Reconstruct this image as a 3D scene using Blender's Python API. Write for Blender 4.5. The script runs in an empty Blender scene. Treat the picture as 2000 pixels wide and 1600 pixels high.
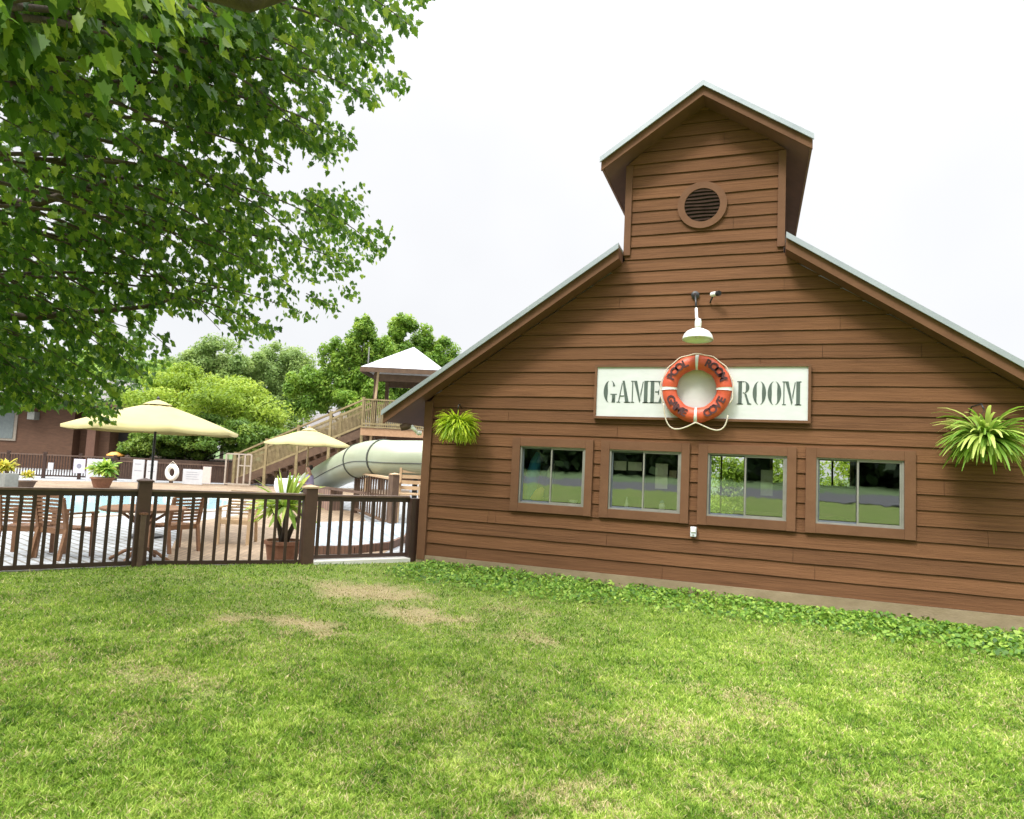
import bpy, math, random
import numpy as np
from mathutils import Vector, Matrix
R = math.radians
random.seed(7); rng = np.random.default_rng(11)
scene = bpy.context.scene
col = scene.collection
# ------------------------------------------------------------------ camera
CAM = Vector((0.6629, -8.6541, 1.45))
RT = Vector((0.9410, 0.3351, 0.0477)).normalized()
FW = Vector((-0.3379, 0.9380, 0.0778)).normalized()
UP = RT.cross(FW).normalized(); RT = FW.cross(UP).normalized()
FPX = 1312.4
cd = bpy.data.cameras.new('camera'); cam = bpy.data.objects.new('camera', cd); col.objects.link(cam)
cd.sensor_width = 36; cd.lens = FPX/2000*36; cd.clip_end = 3000; cd.clip_start = .05
m3 = Matrix((RT, UP, -FW)).transposed()
cam.matrix_world = Matrix.Translation(CAM) @ m3.to_4x4()
scene.camera = cam
# ------------------------------------------------------------------ sky, sun, exposure
SUN_EL, SUN_AZ = 52, 205          # azimuth measured clockwise from +Y
wd = bpy.data.worlds.new('World'); scene.world = wd; wd.use_nodes = True
nt = wd.node_tree; nt.nodes.clear()
sky = nt.nodes.new('ShaderNodeTexSky'); sky.sky_type = 'NISHITA'; sky.sun_disc = False
sky.sun_elevation = R(SUN_EL); sky.sun_rotation = R(SUN_AZ)
tc = nt.nodes.new('ShaderNodeTexCoord'); nz = nt.nodes.new('ShaderNodeTexNoise'); nz.inputs['Scale'].default_value = 1.6
nz.inputs['Detail'].default_value = 4
cr = nt.nodes.new('ShaderNodeValToRGB'); cr.color_ramp.elements[0].color = (10.2, 10.35, 10.6, 1); cr.color_ramp.elements[1].color = (12.5, 12.5, 12.5, 1)
cr.color_ramp.elements[0].position = .35; cr.color_ramp.elements[1].position = .65
mx = nt.nodes.new('ShaderNodeMixRGB'); mx.inputs[0].default_value = .955
bg = nt.nodes.new('ShaderNodeBackground'); bg.inputs['Strength'].default_value = .1
wo = nt.nodes.new('ShaderNodeOutputWorld')
cr.color_ramp.elements[0].color = (.93, .937, .95, 1); cr.color_ramp.elements[1].color = (1.06, 1.06, 1.06, 1)
sx = nt.nodes.new('ShaderNodeSeparateXYZ'); gr_ = nt.nodes.new('ShaderNodeValToRGB'); ge = gr_.color_ramp.elements   # overcast sky: dim at the horizon, bright overhead
ge[0].position = .0; ge[0].color = (4.40, 4.40, 4.44, 1); ge[1].position = 1; ge[1].color = (27, 27, 27, 1)
gr_.color_ramp.interpolation = 'LINEAR'
for zp_, vp_ in ((.2, 4.32), (.35, 4.38), (.44, 4.5), (.50, 4.75), (.56, 5.6), (.66, 13.0), (.8, 24.0)):
    kz_ = ge.new(zp_); kz_.color = (vp_, vp_, vp_*1.01, 1)
mm_ = nt.nodes.new('ShaderNodeMixRGB'); mm_.blend_type = 'MULTIPLY'; mm_.inputs[0].default_value = 1
nt.links.new(tc.outputs['Generated'], nz.inputs['Vector']); nt.links.new(nz.outputs['Fac'], cr.inputs[0])
nt.links.new(tc.outputs['Generated'], sx.inputs[0]); nt.links.new(sx.outputs['Z'], gr_.inputs[0])
nt.links.new(gr_.outputs[0], mm_.inputs[1]); nt.links.new(cr.outputs[0], mm_.inputs[2])
nt.links.new(sky.outputs[0], mx.inputs[1]); nt.links.new(mm_.outputs[0], mx.inputs[2])
nt.links.new(mx.outputs[0], bg.inputs[0]); nt.links.new(bg.outputs[0], wo.inputs[0])
sd = bpy.data.lights.new('sun', 'SUN'); sd.energy = 1.5; sd.angle = R(14); sd.color = (1, .96, .9)
so = bpy.data.objects.new('sun', sd); col.objects.link(so)
az = R(SUN_AZ); sv = Vector((math.sin(az)*math.cos(R(SUN_EL)), math.cos(az)*math.cos(R(SUN_EL)), math.sin(R(SUN_EL))))
so.rotation_euler = sv.to_track_quat('Z', 'Y').to_euler(); so.location = (0, -20, 30)
vs = scene.view_settings; vs.view_transform = 'Standard'; vs.look = 'None'; vs.gamma = 1; vs.use_curve_mapping = False
vs.exposure = 1.15
# ------------------------------------------------------------------ helpers
def ray(x, y): return FW + RT*((x-1000)/FPX) - UP*((y-800)/FPX)
def at(x, y, t): return CAM + ray(x, y)*t
def onZ(x, y, Z=0.0):
    d = ray(x, y); return CAM + d*((Z-CAM.z)/d.z)
def onY(x, y, Y=0.0):
    d = ray(x, y); return CAM + d*((Y-CAM.y)/d.y)
def atz(x, t, Z):                       # point under pixel column x at depth t and height Z
    y = 900
    for _ in range(12):
        p = at(x, y, t); y += (p.z-Z)*FPX/t
    return at(x, y, t)
def pix(P):
    d = Vector(P)-CAM; w = d.dot(FW); return (1000+FPX*d.dot(RT)/w, 800-FPX*d.dot(UP)/w)

def node_mat(name):
    m = bpy.data.materials.new(name); m.use_nodes = True
    n = m.node_tree; b = n.nodes['Principled BSDF']
    return m, n, b
def mat(name, c1, c2=None, rough=.7, scale=8, stretch=(1, 1, 1), bump=0, bscale=None, metal=0, detail=6, attr=0, spec=.5, blot=0):
    m, n, b = node_mat(name)
    b.inputs['Roughness'].default_value = rough; b.inputs['Metallic'].default_value = metal
    b.inputs['Specular IOR Level'].default_value = spec
    c2 = c2 or tuple(min(1, v*1.25) for v in c1)
    t = n.nodes.new('ShaderNodeTexCoord'); mp = n.nodes.new('ShaderNodeMapping'); mp.inputs['Scale'].default_value = stretch
    no = n.nodes.new('ShaderNodeTexNoise'); no.inputs['Scale'].default_value = scale; no.inputs['Detail'].default_value = detail
    no.inputs['Roughness'].default_value = .65
    r = n.nodes.new('ShaderNodeValToRGB'); r.color_ramp.elements[0].position = .3; r.color_ramp.elements[1].position = .7
    r.color_ramp.elements[0].color = (*c1, 1); r.color_ramp.elements[1].color = (*c2, 1)
    n.links.new(t.outputs['Object'], mp.inputs[0]); n.links.new(mp.outputs[0], no.inputs['Vector']); n.links.new(no.outputs['Fac'], r.inputs[0])
    out = r.outputs[0]
    if blot:                                   # weathering: streaks along the boards and broad fading
        for sc2, st2, lo, p0_, p1_ in ((2.2, (.35, 1, 26), .62, .34, .52), (.9, (1, 1, 1.6), .80, .35, .6), (1.7, (.16, 1, 38), .55, .33, .385)):
            m2 = n.nodes.new('ShaderNodeMapping'); m2.inputs['Scale'].default_value = st2
            q2 = n.nodes.new('ShaderNodeTexNoise'); q2.inputs['Scale'].default_value = sc2; q2.inputs['Detail'].default_value = 6
            r2 = n.nodes.new('ShaderNodeValToRGB'); r2.color_ramp.elements[0].position = p0_; r2.color_ramp.elements[1].position = p1_
            r2.color_ramp.elements[0].color = (lo, lo*.98, lo*.96, 1); x2 = n.nodes.new('ShaderNodeMixRGB'); x2.blend_type = 'MULTIPLY'; x2.inputs[0].default_value = blot
            n.links.new(t.outputs['Object'], m2.inputs[0]); n.links.new(m2.outputs[0], q2.inputs['Vector']); n.links.new(q2.outputs['Fac'], r2.inputs[0])
            n.links.new(out, x2.inputs[1]); n.links.new(r2.outputs[0], x2.inputs[2]); out = x2.outputs[0]
    if attr:
        a = n.nodes.new('ShaderNodeAttribute'); a.attribute_name = 'tint'
        h = n.nodes.new('ShaderNodeHueSaturation')
        mr = n.nodes.new('ShaderNodeMapRange'); mr.inputs['To Min'].default_value = 1-attr; mr.inputs['To Max'].default_value = 1+attr
        n.links.new(a.outputs['Fac'], mr.inputs['Value']); n.links.new(mr.outputs[0], h.inputs['Value']); n.links.new(out, h.inputs['Color']); out = h.outputs[0]
    n.links.new(out, b.inputs['Base Color'])
    if bump:
        bp = n.nodes.new('ShaderNodeBump'); bp.inputs['Strength'].default_value = bump; bp.inputs['Distance'].default_value = .01
        n2 = n.nodes.new('ShaderNodeTexNoise'); n2.inputs['Scale'].default_value = bscale or scale*3; n2.inputs['Detail'].default_value = 5
        n.links.new(mp.outputs[0], n2.inputs['Vector']); n.links.new(n2.outputs['Fac'], bp.inputs['Height']); n.links.new(bp.outputs[0], b.inputs['Normal'])
    return m

class MB:
    def __init__(s): s.v = []; s.f = []; s.t = []
    def add(s, vs, fs, tint=None):
        o = len(s.v); s.v += [tuple(p) for p in vs]; s.f += [tuple(i+o for i in f) for f in fs]
        s.t += [random.random() if tint is None else tint]*len(vs); return s
    def box(s, x0, x1, y0, y1, z0, z1, M=None, tint=None):
        vs = [Vector((x, y, z)) for z in (z0, z1) for y in (y0, y1) for x in (x0, x1)]
        if M is not None: vs = [M @ v for v in vs]
        return s.add(vs, [(0, 2, 3, 1), (4, 5, 7, 6), (0, 1, 5, 4), (2, 6, 7, 3), (0, 4, 6, 2), (1, 3, 7, 5)], tint)
    def bar(s, a, b, w, h, up=(0, 0, 1)):       # board from a to b, w wide (sideways), h deep (along up)
        a = Vector(a); b = Vector(b); d = (b-a); L = d.length; d.normalize()
        sd_ = d.cross(Vector(up)); sd_ = sd_.normalized() if sd_.length > 1e-6 else Vector((1, 0, 0)); u = sd_.cross(d)
        vs = [p + sd_*(i*w/2) + u*(j*h/2) for p in (a, b) for i, j in ((-1, -1), (1, -1), (1, 1), (-1, 1))]
        return s.add(vs, [(0, 1, 2, 3), (7, 6, 5, 4), (0, 4, 5, 1), (1, 5, 6, 2), (2, 6, 7, 3), (3, 7, 4, 0)])
    def tube(s, pts, rad, n=8, cap=True):
        pts = [Vector(p) for p in pts]
        if not hasattr(rad, '__len__'): rad = [rad]*len(pts)
        vs = []; fs = []; ref = None
        for i, p in enumerate(pts):
            d = (pts[min(i+1, len(pts)-1)]-pts[max(i-1, 0)]).normalized()
            if ref is None: ref = d.orthogonal().normalized()
            ref = (ref - d*ref.dot(d)).normalized(); b2 = d.cross(ref)
            vs += [p + (ref*math.cos(2*math.pi*k/n)+b2*math.sin(2*math.pi*k/n))*rad[i] for k in range(n)]
        for i in range(len(pts)-1):
            for k in range(n):
                a = i*n+k; b = i*n+(k+1) % n; fs.append((a, b, b+n, a+n))
        if cap: fs += [tuple(range(n))[::-1], tuple(range((len(pts)-1)*n, len(pts)*n))]
        return s.add(vs, fs)
    def lathe(s, prof, c=(0, 0, 0), n=20, M=None, cap=True):
        c = Vector(c); vs = []; fs = []
        for r_, z_ in prof:
            vs += [Vector((r_*math.cos(2*math.pi*k/n), r_*math.sin(2*math.pi*k/n), z_)) for k in range(n)]
        if M is not None: vs = [M @ v for v in vs]
        vs = [v+c for v in vs]
        for i in range(len(prof)-1):
            for k in range(n):
                a = i*n+k; b = i*n+(k+1) % n; fs.append((a, b, b+n, a+n))
        if cap: fs += [tuple(range(n))[::-1], tuple(range((len(prof)-1)*n, len(prof)*n))]
        return s.add(vs, fs)
    def prism(s, poly, a, b):   # poly of (x,z) extruded in y from a to b
        n = len(poly); vs = [Vector((x, a, z)) for x, z in poly]+[Vector((x, b, z)) for x, z in poly]
        fs = [tuple(range(n)), tuple(range(n, 2*n))[::-1]]+[(i, i+n, (i+1) % n+n, (i+1) % n) for i in range(n)]
        return s.add(vs, fs)
    def build(s, name, material, parent=None, smooth=False, local=False, bevel=0):
        me = bpy.data.meshes.new(name)
        v = np.array(s.v, dtype=float).reshape(-1, 3)
        if parent is not None and not local: v = v - np.array(root_of(parent).location)
        me.from_pydata([tuple(x) for x in v], [], s.f); me.validate()
        at_ = me.attributes.new('tint', 'FLOAT', 'POINT'); at_.data.foreach_set('value', np.array(s.t, dtype=np.float32))
        if smooth: me.polygons.foreach_set('use_smooth', [True]*len(me.polygons))
        me.materials.append(material); me.update()
        o = bpy.data.objects.new(name, me); col.objects.link(o)
        if parent is not None: o.parent = parent
        if bevel:
            b = o.modifiers.new('bevel', 'BEVEL'); b.width = bevel; b.segments = 2; b.limit_method = 'ANGLE'
        if smooth:
            try:
                me.shade_auto_smooth = None
            except Exception: pass
        return o
def root_of(o):
    while o.parent: o = o.parent
    return o
def tag(o, label=None, cat=None, group=None, kind=None):
    if label: o['label'] = label
    if cat: o['category'] = cat
    if group: o['group'] = group
    if kind: o['kind'] = kind
    return o
def thing(name, label, cat, loc=(0, 0, 0), group=None, rz=0):
    o = bpy.data.objects.new(name, None); col.objects.link(o); o.location = loc; o.rotation_euler.z = rz; o.empty_display_size = .2
    return tag(o, label, cat, group)
def copy_tree(o, parent=None):
    c = o.copy(); col.objects.link(c)
    if parent is not None: c.parent = parent
    for ch in list(o.children): copy_tree(ch, c)
    return c
def fast_mesh(name, V, F, material, tint=None, parent=None, smooth=False, colr=None):
    """V (n,3) array, F list of arrays of index rows (each array one polygon size)"""
    me = bpy.data.meshes.new(name)
    if parent is not None: V = V - np.array(root_of(parent).location)
    me.vertices.add(len(V)); me.vertices.foreach_set('co', V.astype(np.float32).ravel())
    tot = sum(f.size for f in F); npoly = sum(len(f) for f in F)
    me.loops.add(tot); me.loops.foreach_set('vertex_index', np.concatenate([f.ravel() for f in F]).astype(np.int32))
    me.polygons.add(npoly)
    ls = np.concatenate([np.full(len(f), f.shape[1]) for f in F]); st = np.concatenate([[0], np.cumsum(ls)[:-1]])
    me.polygons.foreach_set('loop_start', st.astype(np.int32))
    if smooth: me.polygons.foreach_set('use_smooth', np.ones(npoly, bool))
    me.update(calc_edges=True)
    if tint is not None:
        a = me.attributes.new('tint', 'FLOAT', 'POINT'); a.data.foreach_set('value', tint.astype(np.float32))
    if colr is not None:
        a = me.attributes.new('dry', 'FLOAT', 'POINT'); a.data.foreach_set('value', colr.astype(np.float32))
    me.materials.append(material)
    o = bpy.data.objects.new(name, me); col.objects.link(o)
    if parent is not None: o.parent = parent
    return o

def leaf_mat(name, dark, mid, light, transl=.35, rough=.5, hi=None):
    m, n, b = node_mat(name)
    a = n.nodes.new('ShaderNodeAttribute'); a.attribute_name = 'tint'
    r = n.nodes.new('ShaderNodeValToRGB'); e = r.color_ramp.elements
    e[0].position = 0; e[0].color = (*dark, 1); e[1].position = 1; e[1].color = (*light, 1)
    k = e.new(.5); k.color = (*mid, 1)
    n.links.new(a.outputs['Fac'], r.inputs[0]); n.links.new(r.outputs[0], b.inputs['Base Color'])
    b.inputs['Roughness'].default_value = rough; b.inputs['Specular IOR Level'].default_value = .35
    tr = n.nodes.new('ShaderNodeBsdfTranslucent'); ms = n.nodes.new('ShaderNodeMixShader'); ms.inputs[0].default_value = transl
    hs = n.nodes.new('ShaderNodeHueSaturation'); hs.inputs['Value'].default_value = 1.5; hs.inputs['Hue'].default_value = .485
    n.links.new(r.outputs[0], hs.inputs['Color']); n.links.new(hs.outputs[0], tr.inputs['Color'])
    n.links.new(b.outputs[0], ms.inputs[1]); n.links.new(tr.outputs[0], ms.inputs[2])
    n.links.new(ms.outputs[0], n.nodes['Material Output'].inputs['Surface'])
    return m

# ------------------------------------------------------------------ materials
STAIN = (.235, .094, .044)
m_siding = mat('stained_siding', (.136, .0625, .0285), (.196, .092, .043), rough=.8, scale=3.0, stretch=(.5, 1, 12), bump=.6, bscale=12, attr=.13, spec=.2, detail=9, blot=.55)
m_trim = mat('stained_trim', (.132, .062, .031), (.166, .081, .042), rough=.75, spec=.25, scale=4, stretch=(1, 1, 1), bump=.25, bscale=30, attr=.08)
m_soffit = mat('soffit_boards', (.12, .055, .032), (.16, .07, .04), rough=.7, scale=4, attr=.06)
m_louver = mat('louver_wood', (.022, .012, .008), (.045, .026, .017), rough=.85, spec=.1, scale=9)
m_dark = mat('dark_void', (.01, .01, .01), (.015, .013, .012), rough=.9)
m_roofmetal = mat('roof_metal', (.30, .34, .36), (.40, .44, .46), rough=.35, scale=2, metal=.3)
m_found = mat('foundation_concrete', (.22, .165, .095), (.32, .25, .155), rough=.9, scale=3, stretch=(1, 1, 2), bump=.4, bscale=40)
m_alu = mat('window_aluminium', (.22, .215, .19), (.30, .29, .26), rough=.4, scale=6, metal=.2)
m_white = mat('white_enamel', (.78, .80, .76), (.84, .85, .80), rough=.35, scale=4)
m_board = mat('sign_board_paint', (.56, .585, .57), (.63, .655, .64), rough=.6, scale=5, stretch=(1, 1, 3))
m_letter = mat('sign_letter_paint', (.055, .08, .066), (.09, .12, .10), rough=.6, scale=12)
m_ring = mat('buoy_orange', (.50, .068, .028), (.64, .115, .045), rough=.45, scale=10, bump=.6, bscale=22)
m_ringband = mat('buoy_band', (.60, .66, .64), (.75, .78, .74), rough=.6, scale=12)
m_ringtext = mat('buoy_lettering', (.05, .015, .02), (.10, .03, .03), rough=.6, scale=20)
m_rope = mat('rope', (.60, .52, .40), (.75, .68, .56), rough=.9, scale=60)
m_black = mat('black_metal', (.015, .015, .016), (.03, .03, .03), rough=.4)
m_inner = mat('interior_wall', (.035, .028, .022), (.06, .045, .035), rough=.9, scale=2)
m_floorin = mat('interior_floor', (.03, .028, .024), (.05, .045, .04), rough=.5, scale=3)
m_paper = mat('paper', (.80, .78, .55), (.88, .86, .66), rough=.9)
m_yframe = mat('yellow_pine', (.55, .36, .12), (.68, .46, .18), rough=.6, scale=5, stretch=(1, 1, 6))
m_blue = mat('blue_fabric', (.04, .28, .42), (.08, .42, .60), rough=.8, scale=4)
m_navy = mat('dark_fabric', (.02, .022, .03), (.05, .055, .07), rough=.8, scale=6)
m_gold = mat('mustard_fabric', (.62, .42, .05), (.78, .55, .10), rough=.8, scale=6)
m_conc = mat('concrete', (.34, .32, .28), (.46, .44, .40), rough=.85, scale=3, bump=.2)
m_rail = mat('painted_rail', (.036, .017, .011), (.058, .028, .018), rough=.5, scale=7, stretch=(1, 1, 1), bump=.2)
m_post = mat('painted_post', (.062, .030, .019), (.092, .046, .028), rough=.6, scale=7, bump=.2)
m_railtop = mat('lit_rail_top', (.09, .05, .034), (.16, .10, .068), rough=.55, scale=7, bump=.2)  # the highlight on the rail tops is put into this paler brown
m_teak = mat('teak', (.15, .070, .032), (.24, .12, .055), rough=.6, scale=6, stretch=(1, 1, 4))
m_teakpale = mat('pale_teak', (.40, .27, .15), (.52, .37, .22), rough=.6, scale=6)
m_canvas = mat('cream_canvas', (.40, .345, .155), (.46, .40, .19), rough=.9, scale=2)
m_slide = mat('slide_plastic', (.30, .335, .23), (.35, .385, .275), rough=.35, scale=1.5)
m_seam = mat('slide_seam', (.05, .055, .045), (.07, .075, .06), rough=.6)
m_deckwood = mat('weathered_deck_wood', (.19, .145, .065), (.34, .27, .14), rough=.8, scale=5, stretch=(1, 1, 1))
m_deckdark = mat('brown_deck_wood', (.075, .042, .025), (.14, .085, .05), rough=.8, scale=5)
m_shingle = mat('grey_shingle', (.13, .12, .12), (.22, .205, .20), rough=.9, scale=14)
m_towerroof = mat('pale_roof_metal', (.42, .42, .45), (.50, .49, .52), rough=.45, scale=2)
m_bwall = mat('brown_wall', (.078, .036, .018), (.125, .060, .031), rough=.8, scale=3, stretch=(1, 1, 4))
m_terra = mat('terracotta', (.17, .075, .04), (.27, .13, .075), rough=.85, scale=12)
m_greypot = mat('grey_planter', (.17, .17, .15), (.25, .25, .22), rough=.8, scale=8)
m_bark = mat('bark', (.045, .032, .024), (.09, .065, .045), rough=.9, scale=14, stretch=(1, 1, .3), bump=.8)
m_posterA = mat('poster_white', (.50, .52, .55), (.60, .61, .63), rough=.7, scale=5)
m_ink = mat('poster_ink', (.18, .20, .26), (.30, .28, .33), rough=.8)
m_skin = mat('skin', (.50, .27, .19), (.56, .32, .23), rough=.6)
m_lav = mat('lavender_cloth', (.42, .36, .60), (.52, .46, .68), rough=.9)
m_hair = mat('dark_hair', (.02, .012, .01), (.04, .025, .02), rough=.7)
m_orange = mat('orange_lid', (.65, .30, .05), (.72, .36, .08), rough=.5)

def glass_mat(name, fr=.30):
    m, n, b = node_mat(name); n.nodes.remove(b)
    g = n.nodes.new('ShaderNodeBsdfGlossy'); g.inputs['Roughness'].default_value = .015; g.inputs['Color'].default_value = (.9, .95, .95, 1)
    t = n.nodes.new('ShaderNodeBsdfTransparent'); t.inputs['Color'].default_value = (.80, .85, .82, 1)
    l = n.nodes.new('ShaderNodeLayerWeight'); l.inputs['Blend'].default_value = .5
    mr = n.nodes.new('ShaderNodeMapRange'); mr.inputs['To Min'].default_value = fr; mr.inputs['To Max'].default_value = .9
    ms = n.nodes.new('ShaderNodeMixShader')
    no = n.nodes.new('ShaderNodeTexNoise'); no.inputs['Scale'].default_value = 4; bp = n.nodes.new('ShaderNodeBump'); bp.inputs['Strength'].default_value = .035; bp.inputs['Distance'].default_value = .01
    tg_ = n.nodes.new('ShaderNodeTexCoord'); n.links.new(tg_.outputs['Object'], no.inputs['Vector']); n.links.new(no.outputs['Fac'], bp.inputs['Height']); n.links.new(bp.outputs[0], g.inputs['Normal'])
    n.links.new(l.outputs['Fresnel'], mr.inputs['Value']); n.links.new(mr.outputs[0], ms.inputs[0])
    n.links.new(t.outputs[0], ms.inputs[1]); n.links.new(g.outputs[0], ms.inputs[2])
    n.links.new(ms.outputs[0], n.nodes['Material Output'].inputs['Surface'])
    return m
m_glass = glass_mat('window_glass', .20)

# ------------------------------------------------------------------ layout constants
L = 3.755; S = .67; ZR = 4.90; ZCA = 6.25; A = .975; CH = 1.263; OV = .33; EV = 4.267
X0, PW, WW, ZT, ZB = -2.295, 1.221, .905, 1.674, .909
WIN = [(X0+i*PW, X0+i*PW+WW) for i in range(4)]
PZ = -.2                                    # patio level
F0, F1, F2, F3 = Vector((-7.137, -3.428, 0)), Vector((-6.352, -2.335, 0)), Vector((-4.85, -1.08, 0)), Vector((-3.917, .049, 0))
def gz(x, y): return -.012 - .0135*min(max(0, x+3.73), 9)

# ------------------------------------------------------------------ ground
def grass_ground_mat():
    m, n, b = node_mat('lawn_soil_and_thatch'); b.inputs['Roughness'].default_value = .95
    t = n.nodes.new('ShaderNodeTexCoord')
    a = n.nodes.new('ShaderNodeTexNoise'); a.inputs['Scale'].default_value = 60; a.inputs['Detail'].default_value = 6
    r = n.nodes.new('ShaderNodeValToRGB'); e = r.color_ramp.elements
    e[0].position = .3; e[0].color = (.06, .09, .015, 1); e[1].position = .7; e[1].color = (.21, .31, .035, 1)
    a2 = n.nodes.new('ShaderNodeAttribute'); a2.attribute_name = 'dry'
    mx = n.nodes.new('ShaderNodeMixRGB'); mx.inputs[2].default_value = (.40, .29, .17, 1)
    n.links.new(t.outputs['Object'], a.inputs['Vector']); n.links.new(a.outputs['Fac'], r.inputs[0])
    n.links.new(a2.outputs['Fac'], mx.inputs[0]); n.links.new(r.outputs[0], mx.inputs[1]); n.links.new(mx.outputs[0], b.inputs['Base Color'])
    bp = n.nodes.new('ShaderNodeBump'); bp.inputs['Strength'].default_value = .8; bp.inputs['Distance'].default_value = .02
    n.links.new(a.outputs['Fac'], bp.inputs['Height']); n.links.new(bp.outputs[0], b.inputs['Normal'])
    return m
def vnoise(x, y, s, seed=0):                # cheap smooth value noise
    r_ = np.random.default_rng(seed); T = r_.random((64, 64))
    u = x*s+100; v = y*s+100; i = np.floor(u).astype(int); j = np.floor(v).astype(int); fu = u-i; fv = v-j
    fu = fu*fu*(3-2*fu); fv = fv*fv*(3-2*fv)
    g = lambda a, b: T[a % 64, b % 64]
    return (g(i, j)*(1-fu)+g(i+1, j)*fu)*(1-fv)+(g(i, j+1)*(1-fu)+g(i+1, j+1)*fu)*fv
PATCH = [(-3.1, -3.69, .5, .28, 1), (-3.34, -2.15, .75, .42, .95), (-2.3, -2.85, .62, .28, .9), (-2.9, -5.2, .40, .16, .7), (-2.5, -5.85, .30, .2, .5), (-.29, -5.45, .40, .22, .8),
         (.1, -4.5, .45, .35, .55), (-3.7, -5.6, .28, .18, .6), (-1.3, -3.1, .42, .2, .7), (.7, -3.7, .5, .3, .45), (-.1, -5.95, .35, .15, .6), (.9, -5.3, .5, .25, .45), (1.4, -6.0, .4, .2, .5), (-1.0, -5.0, .4, .2, .35), (1.5, -4.9, .4, .2, .4), (-4.0, -2.0, .6, .3, .4), (-1.7, -2.1, .5, .2, .4)]
def dryness(x, y):
    d = np.zeros_like(x)
    wx = x + .6*(vnoise(x, y, 2.3, 5)-.5) + .32*(vnoise(x, y, 7, 6)-.5)+.14*(vnoise(x, y, 19, 16)-.5); wy = y + .5*(vnoise(x, y, 2.7, 8)-.5) + .3*(vnoise(x, y, 8, 9)-.5)+.14*(vnoise(x, y, 19, 19)-.5)
    for cx, cy, rx, ry, k in PATCH:
        q = ((wx-cx)/rx)**2+((wy-cy)/ry)**2
        d = np.maximum(d, (k if cy > -4 else k*.7)*np.clip(1.25-q, 0, 1))
    base = .30*np.clip(vnoise(x, y, 1.1, 3)*.6+vnoise(x, y, 3.1, 4)*.5-.42, 0, 1)+.5*np.clip(vnoise(x, y, 6, 14)-.62, 0, 1)
    return np.clip(np.maximum(d, base), 0, 1)
def bumps(x, y): return .03*(vnoise(x, y, .9, 21)-.5)+.022*(vnoise(x, y, 3, 22)-.5)
# lawn strip whose back edge follows the fence and the house wall
back = [Vector((-40, -44, 0)), Vector((-14, -12.5, 0)), F0+(F0-F1)*.9, F0, F1, F2, F3+Vector((-.08, -.06, 0)), Vector((-3.7, .01, 0)), Vector((0, .01, 0)), Vector((3.7, .01, 0)), Vector((4.6, .01, 0)), Vector((60, 8, 0))]
bp_ = [];
for a, b in zip(back[:-1], back[1:]):
    n_ = max(1, int(min((b-a).length, 8)/.12)); bp_ += [a.lerp(b, k/n_) for k in range(n_)]
bp_.append(back[-1])
NV = 90; V = []; nu = len(bp_)
for i, b in enumerate(bp_):
    e = Vector((CAM.x+(b.x-CAM.x)*3.0 if abs(b.x) < 20 else b.x*1.3, -43.5, 0))
    for j in range(NV):
        k = (j/(NV-1))**1.9; p = b.lerp(e, k); V.append((p.x, p.y, 0))
V = np.array(V); V[:, 2] = -.012-.0135*np.clip(V[:, 0]+3.73, 0, 9) + bumps(V[:, 0], V[:, 1]) - .008
idx = np.arange(nu*NV).reshape(nu, NV)
Fq = np.stack([idx[:-1, :-1].ravel(), idx[:-1, 1:].ravel(), idx[1:, 1:].ravel(), idx[1:, :-1].ravel()], 1)
m_lawn = grass_ground_mat()
lawn = fast_mesh('lawn', V, [Fq], m_lawn, smooth=True, colr=dryness(V[:, 0], V[:, 1])*.8); tag(lawn, kind='structure')
g = MB(); g.add([(-900, -900, -.5), (900, -900, -.5), (900, 900, -.5), (-900, 900, -.5)], [(0, 1, 2, 3)])
m_far = mat('far_grass', (.06, .11, .03), (.12, .18, .06), rough=.95, scale=.6)
tag(g.build('ground', m_far), kind='structure')
# parking road behind the viewer: it is what the windows mirror
g = MB(); g.add([(-90, -43, -.09), (90, -43, -.09), (90, -57, .3), (-90, -57, .3)], [(3, 2, 1, 0)])
m_asph = mat('asphalt', (.07, .07, .072), (.11, .11, .112), rough=.9, scale=3)
tag(g.build('road', m_asph), kind='structure')
g = MB(); g.add([(-120, -57, .3), (120, -57, .3), (140, -120, 2.0), (-140, -120, 2.0)], [(3, 2, 1, 0)])
tag(g.build('far_verge', m_far), kind='structure')

# patio and pool ---------------------------------------------------------
def paver_mat(name, cA, cB, mort, sc=5, rot=0, w=.5, h=.25):
    m, n, b = node_mat(name); b.inputs['Roughness'].default_value = .75
    t = n.nodes.new('ShaderNodeTexCoord'); mp = n.nodes.new('ShaderNodeMapping'); mp.inputs['Rotation'].default_value = (0, 0, rot)
    br = n.nodes.new('ShaderNodeTexBrick'); br.inputs['Scale'].default_value = sc; br.inputs['Color1'].default_value = (*cA, 1); br.inputs['Color2'].default_value = (*cB, 1)
    br.inputs['Mortar'].default_value = (*mort, 1); br.inputs['Mortar Size'].default_value = .03; br.inputs['Brick Width'].default_value = w; br.inputs['Row Height'].default_value = h
    no = n.nodes.new('ShaderNodeTexNoise'); no.inputs['Scale'].default_value = 1.3; no.inputs['Detail'].default_value = 5
    mx = n.nodes.new('ShaderNodeMixRGB'); mx.blend_type = 'MULTIPLY'; mx.inputs[0].default_value = .6
    r = n.nodes.new('ShaderNodeValToRGB'); r.color_ramp.elements[0].color = (.6, .58, .55, 1); r.color_ramp.elements[0].position = .35; r.color_ramp.elements[1].position = .62
    n.links.new(t.outputs['Object'], mp.inputs[0]); n.links.new(mp.outputs[0], br.inputs['Vector']); n.links.new(t.outputs['Object'], no.inputs['Vector'])
    n.links.new(no.outputs['Fac'], r.inputs[0]); n.links.new(br.outputs[0], mx.inputs[1]); n.links.new(r.outputs[0], mx.inputs[2]); n.links.new(mx.outputs[0], b.inputs['Base Color'])
    return m
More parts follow.
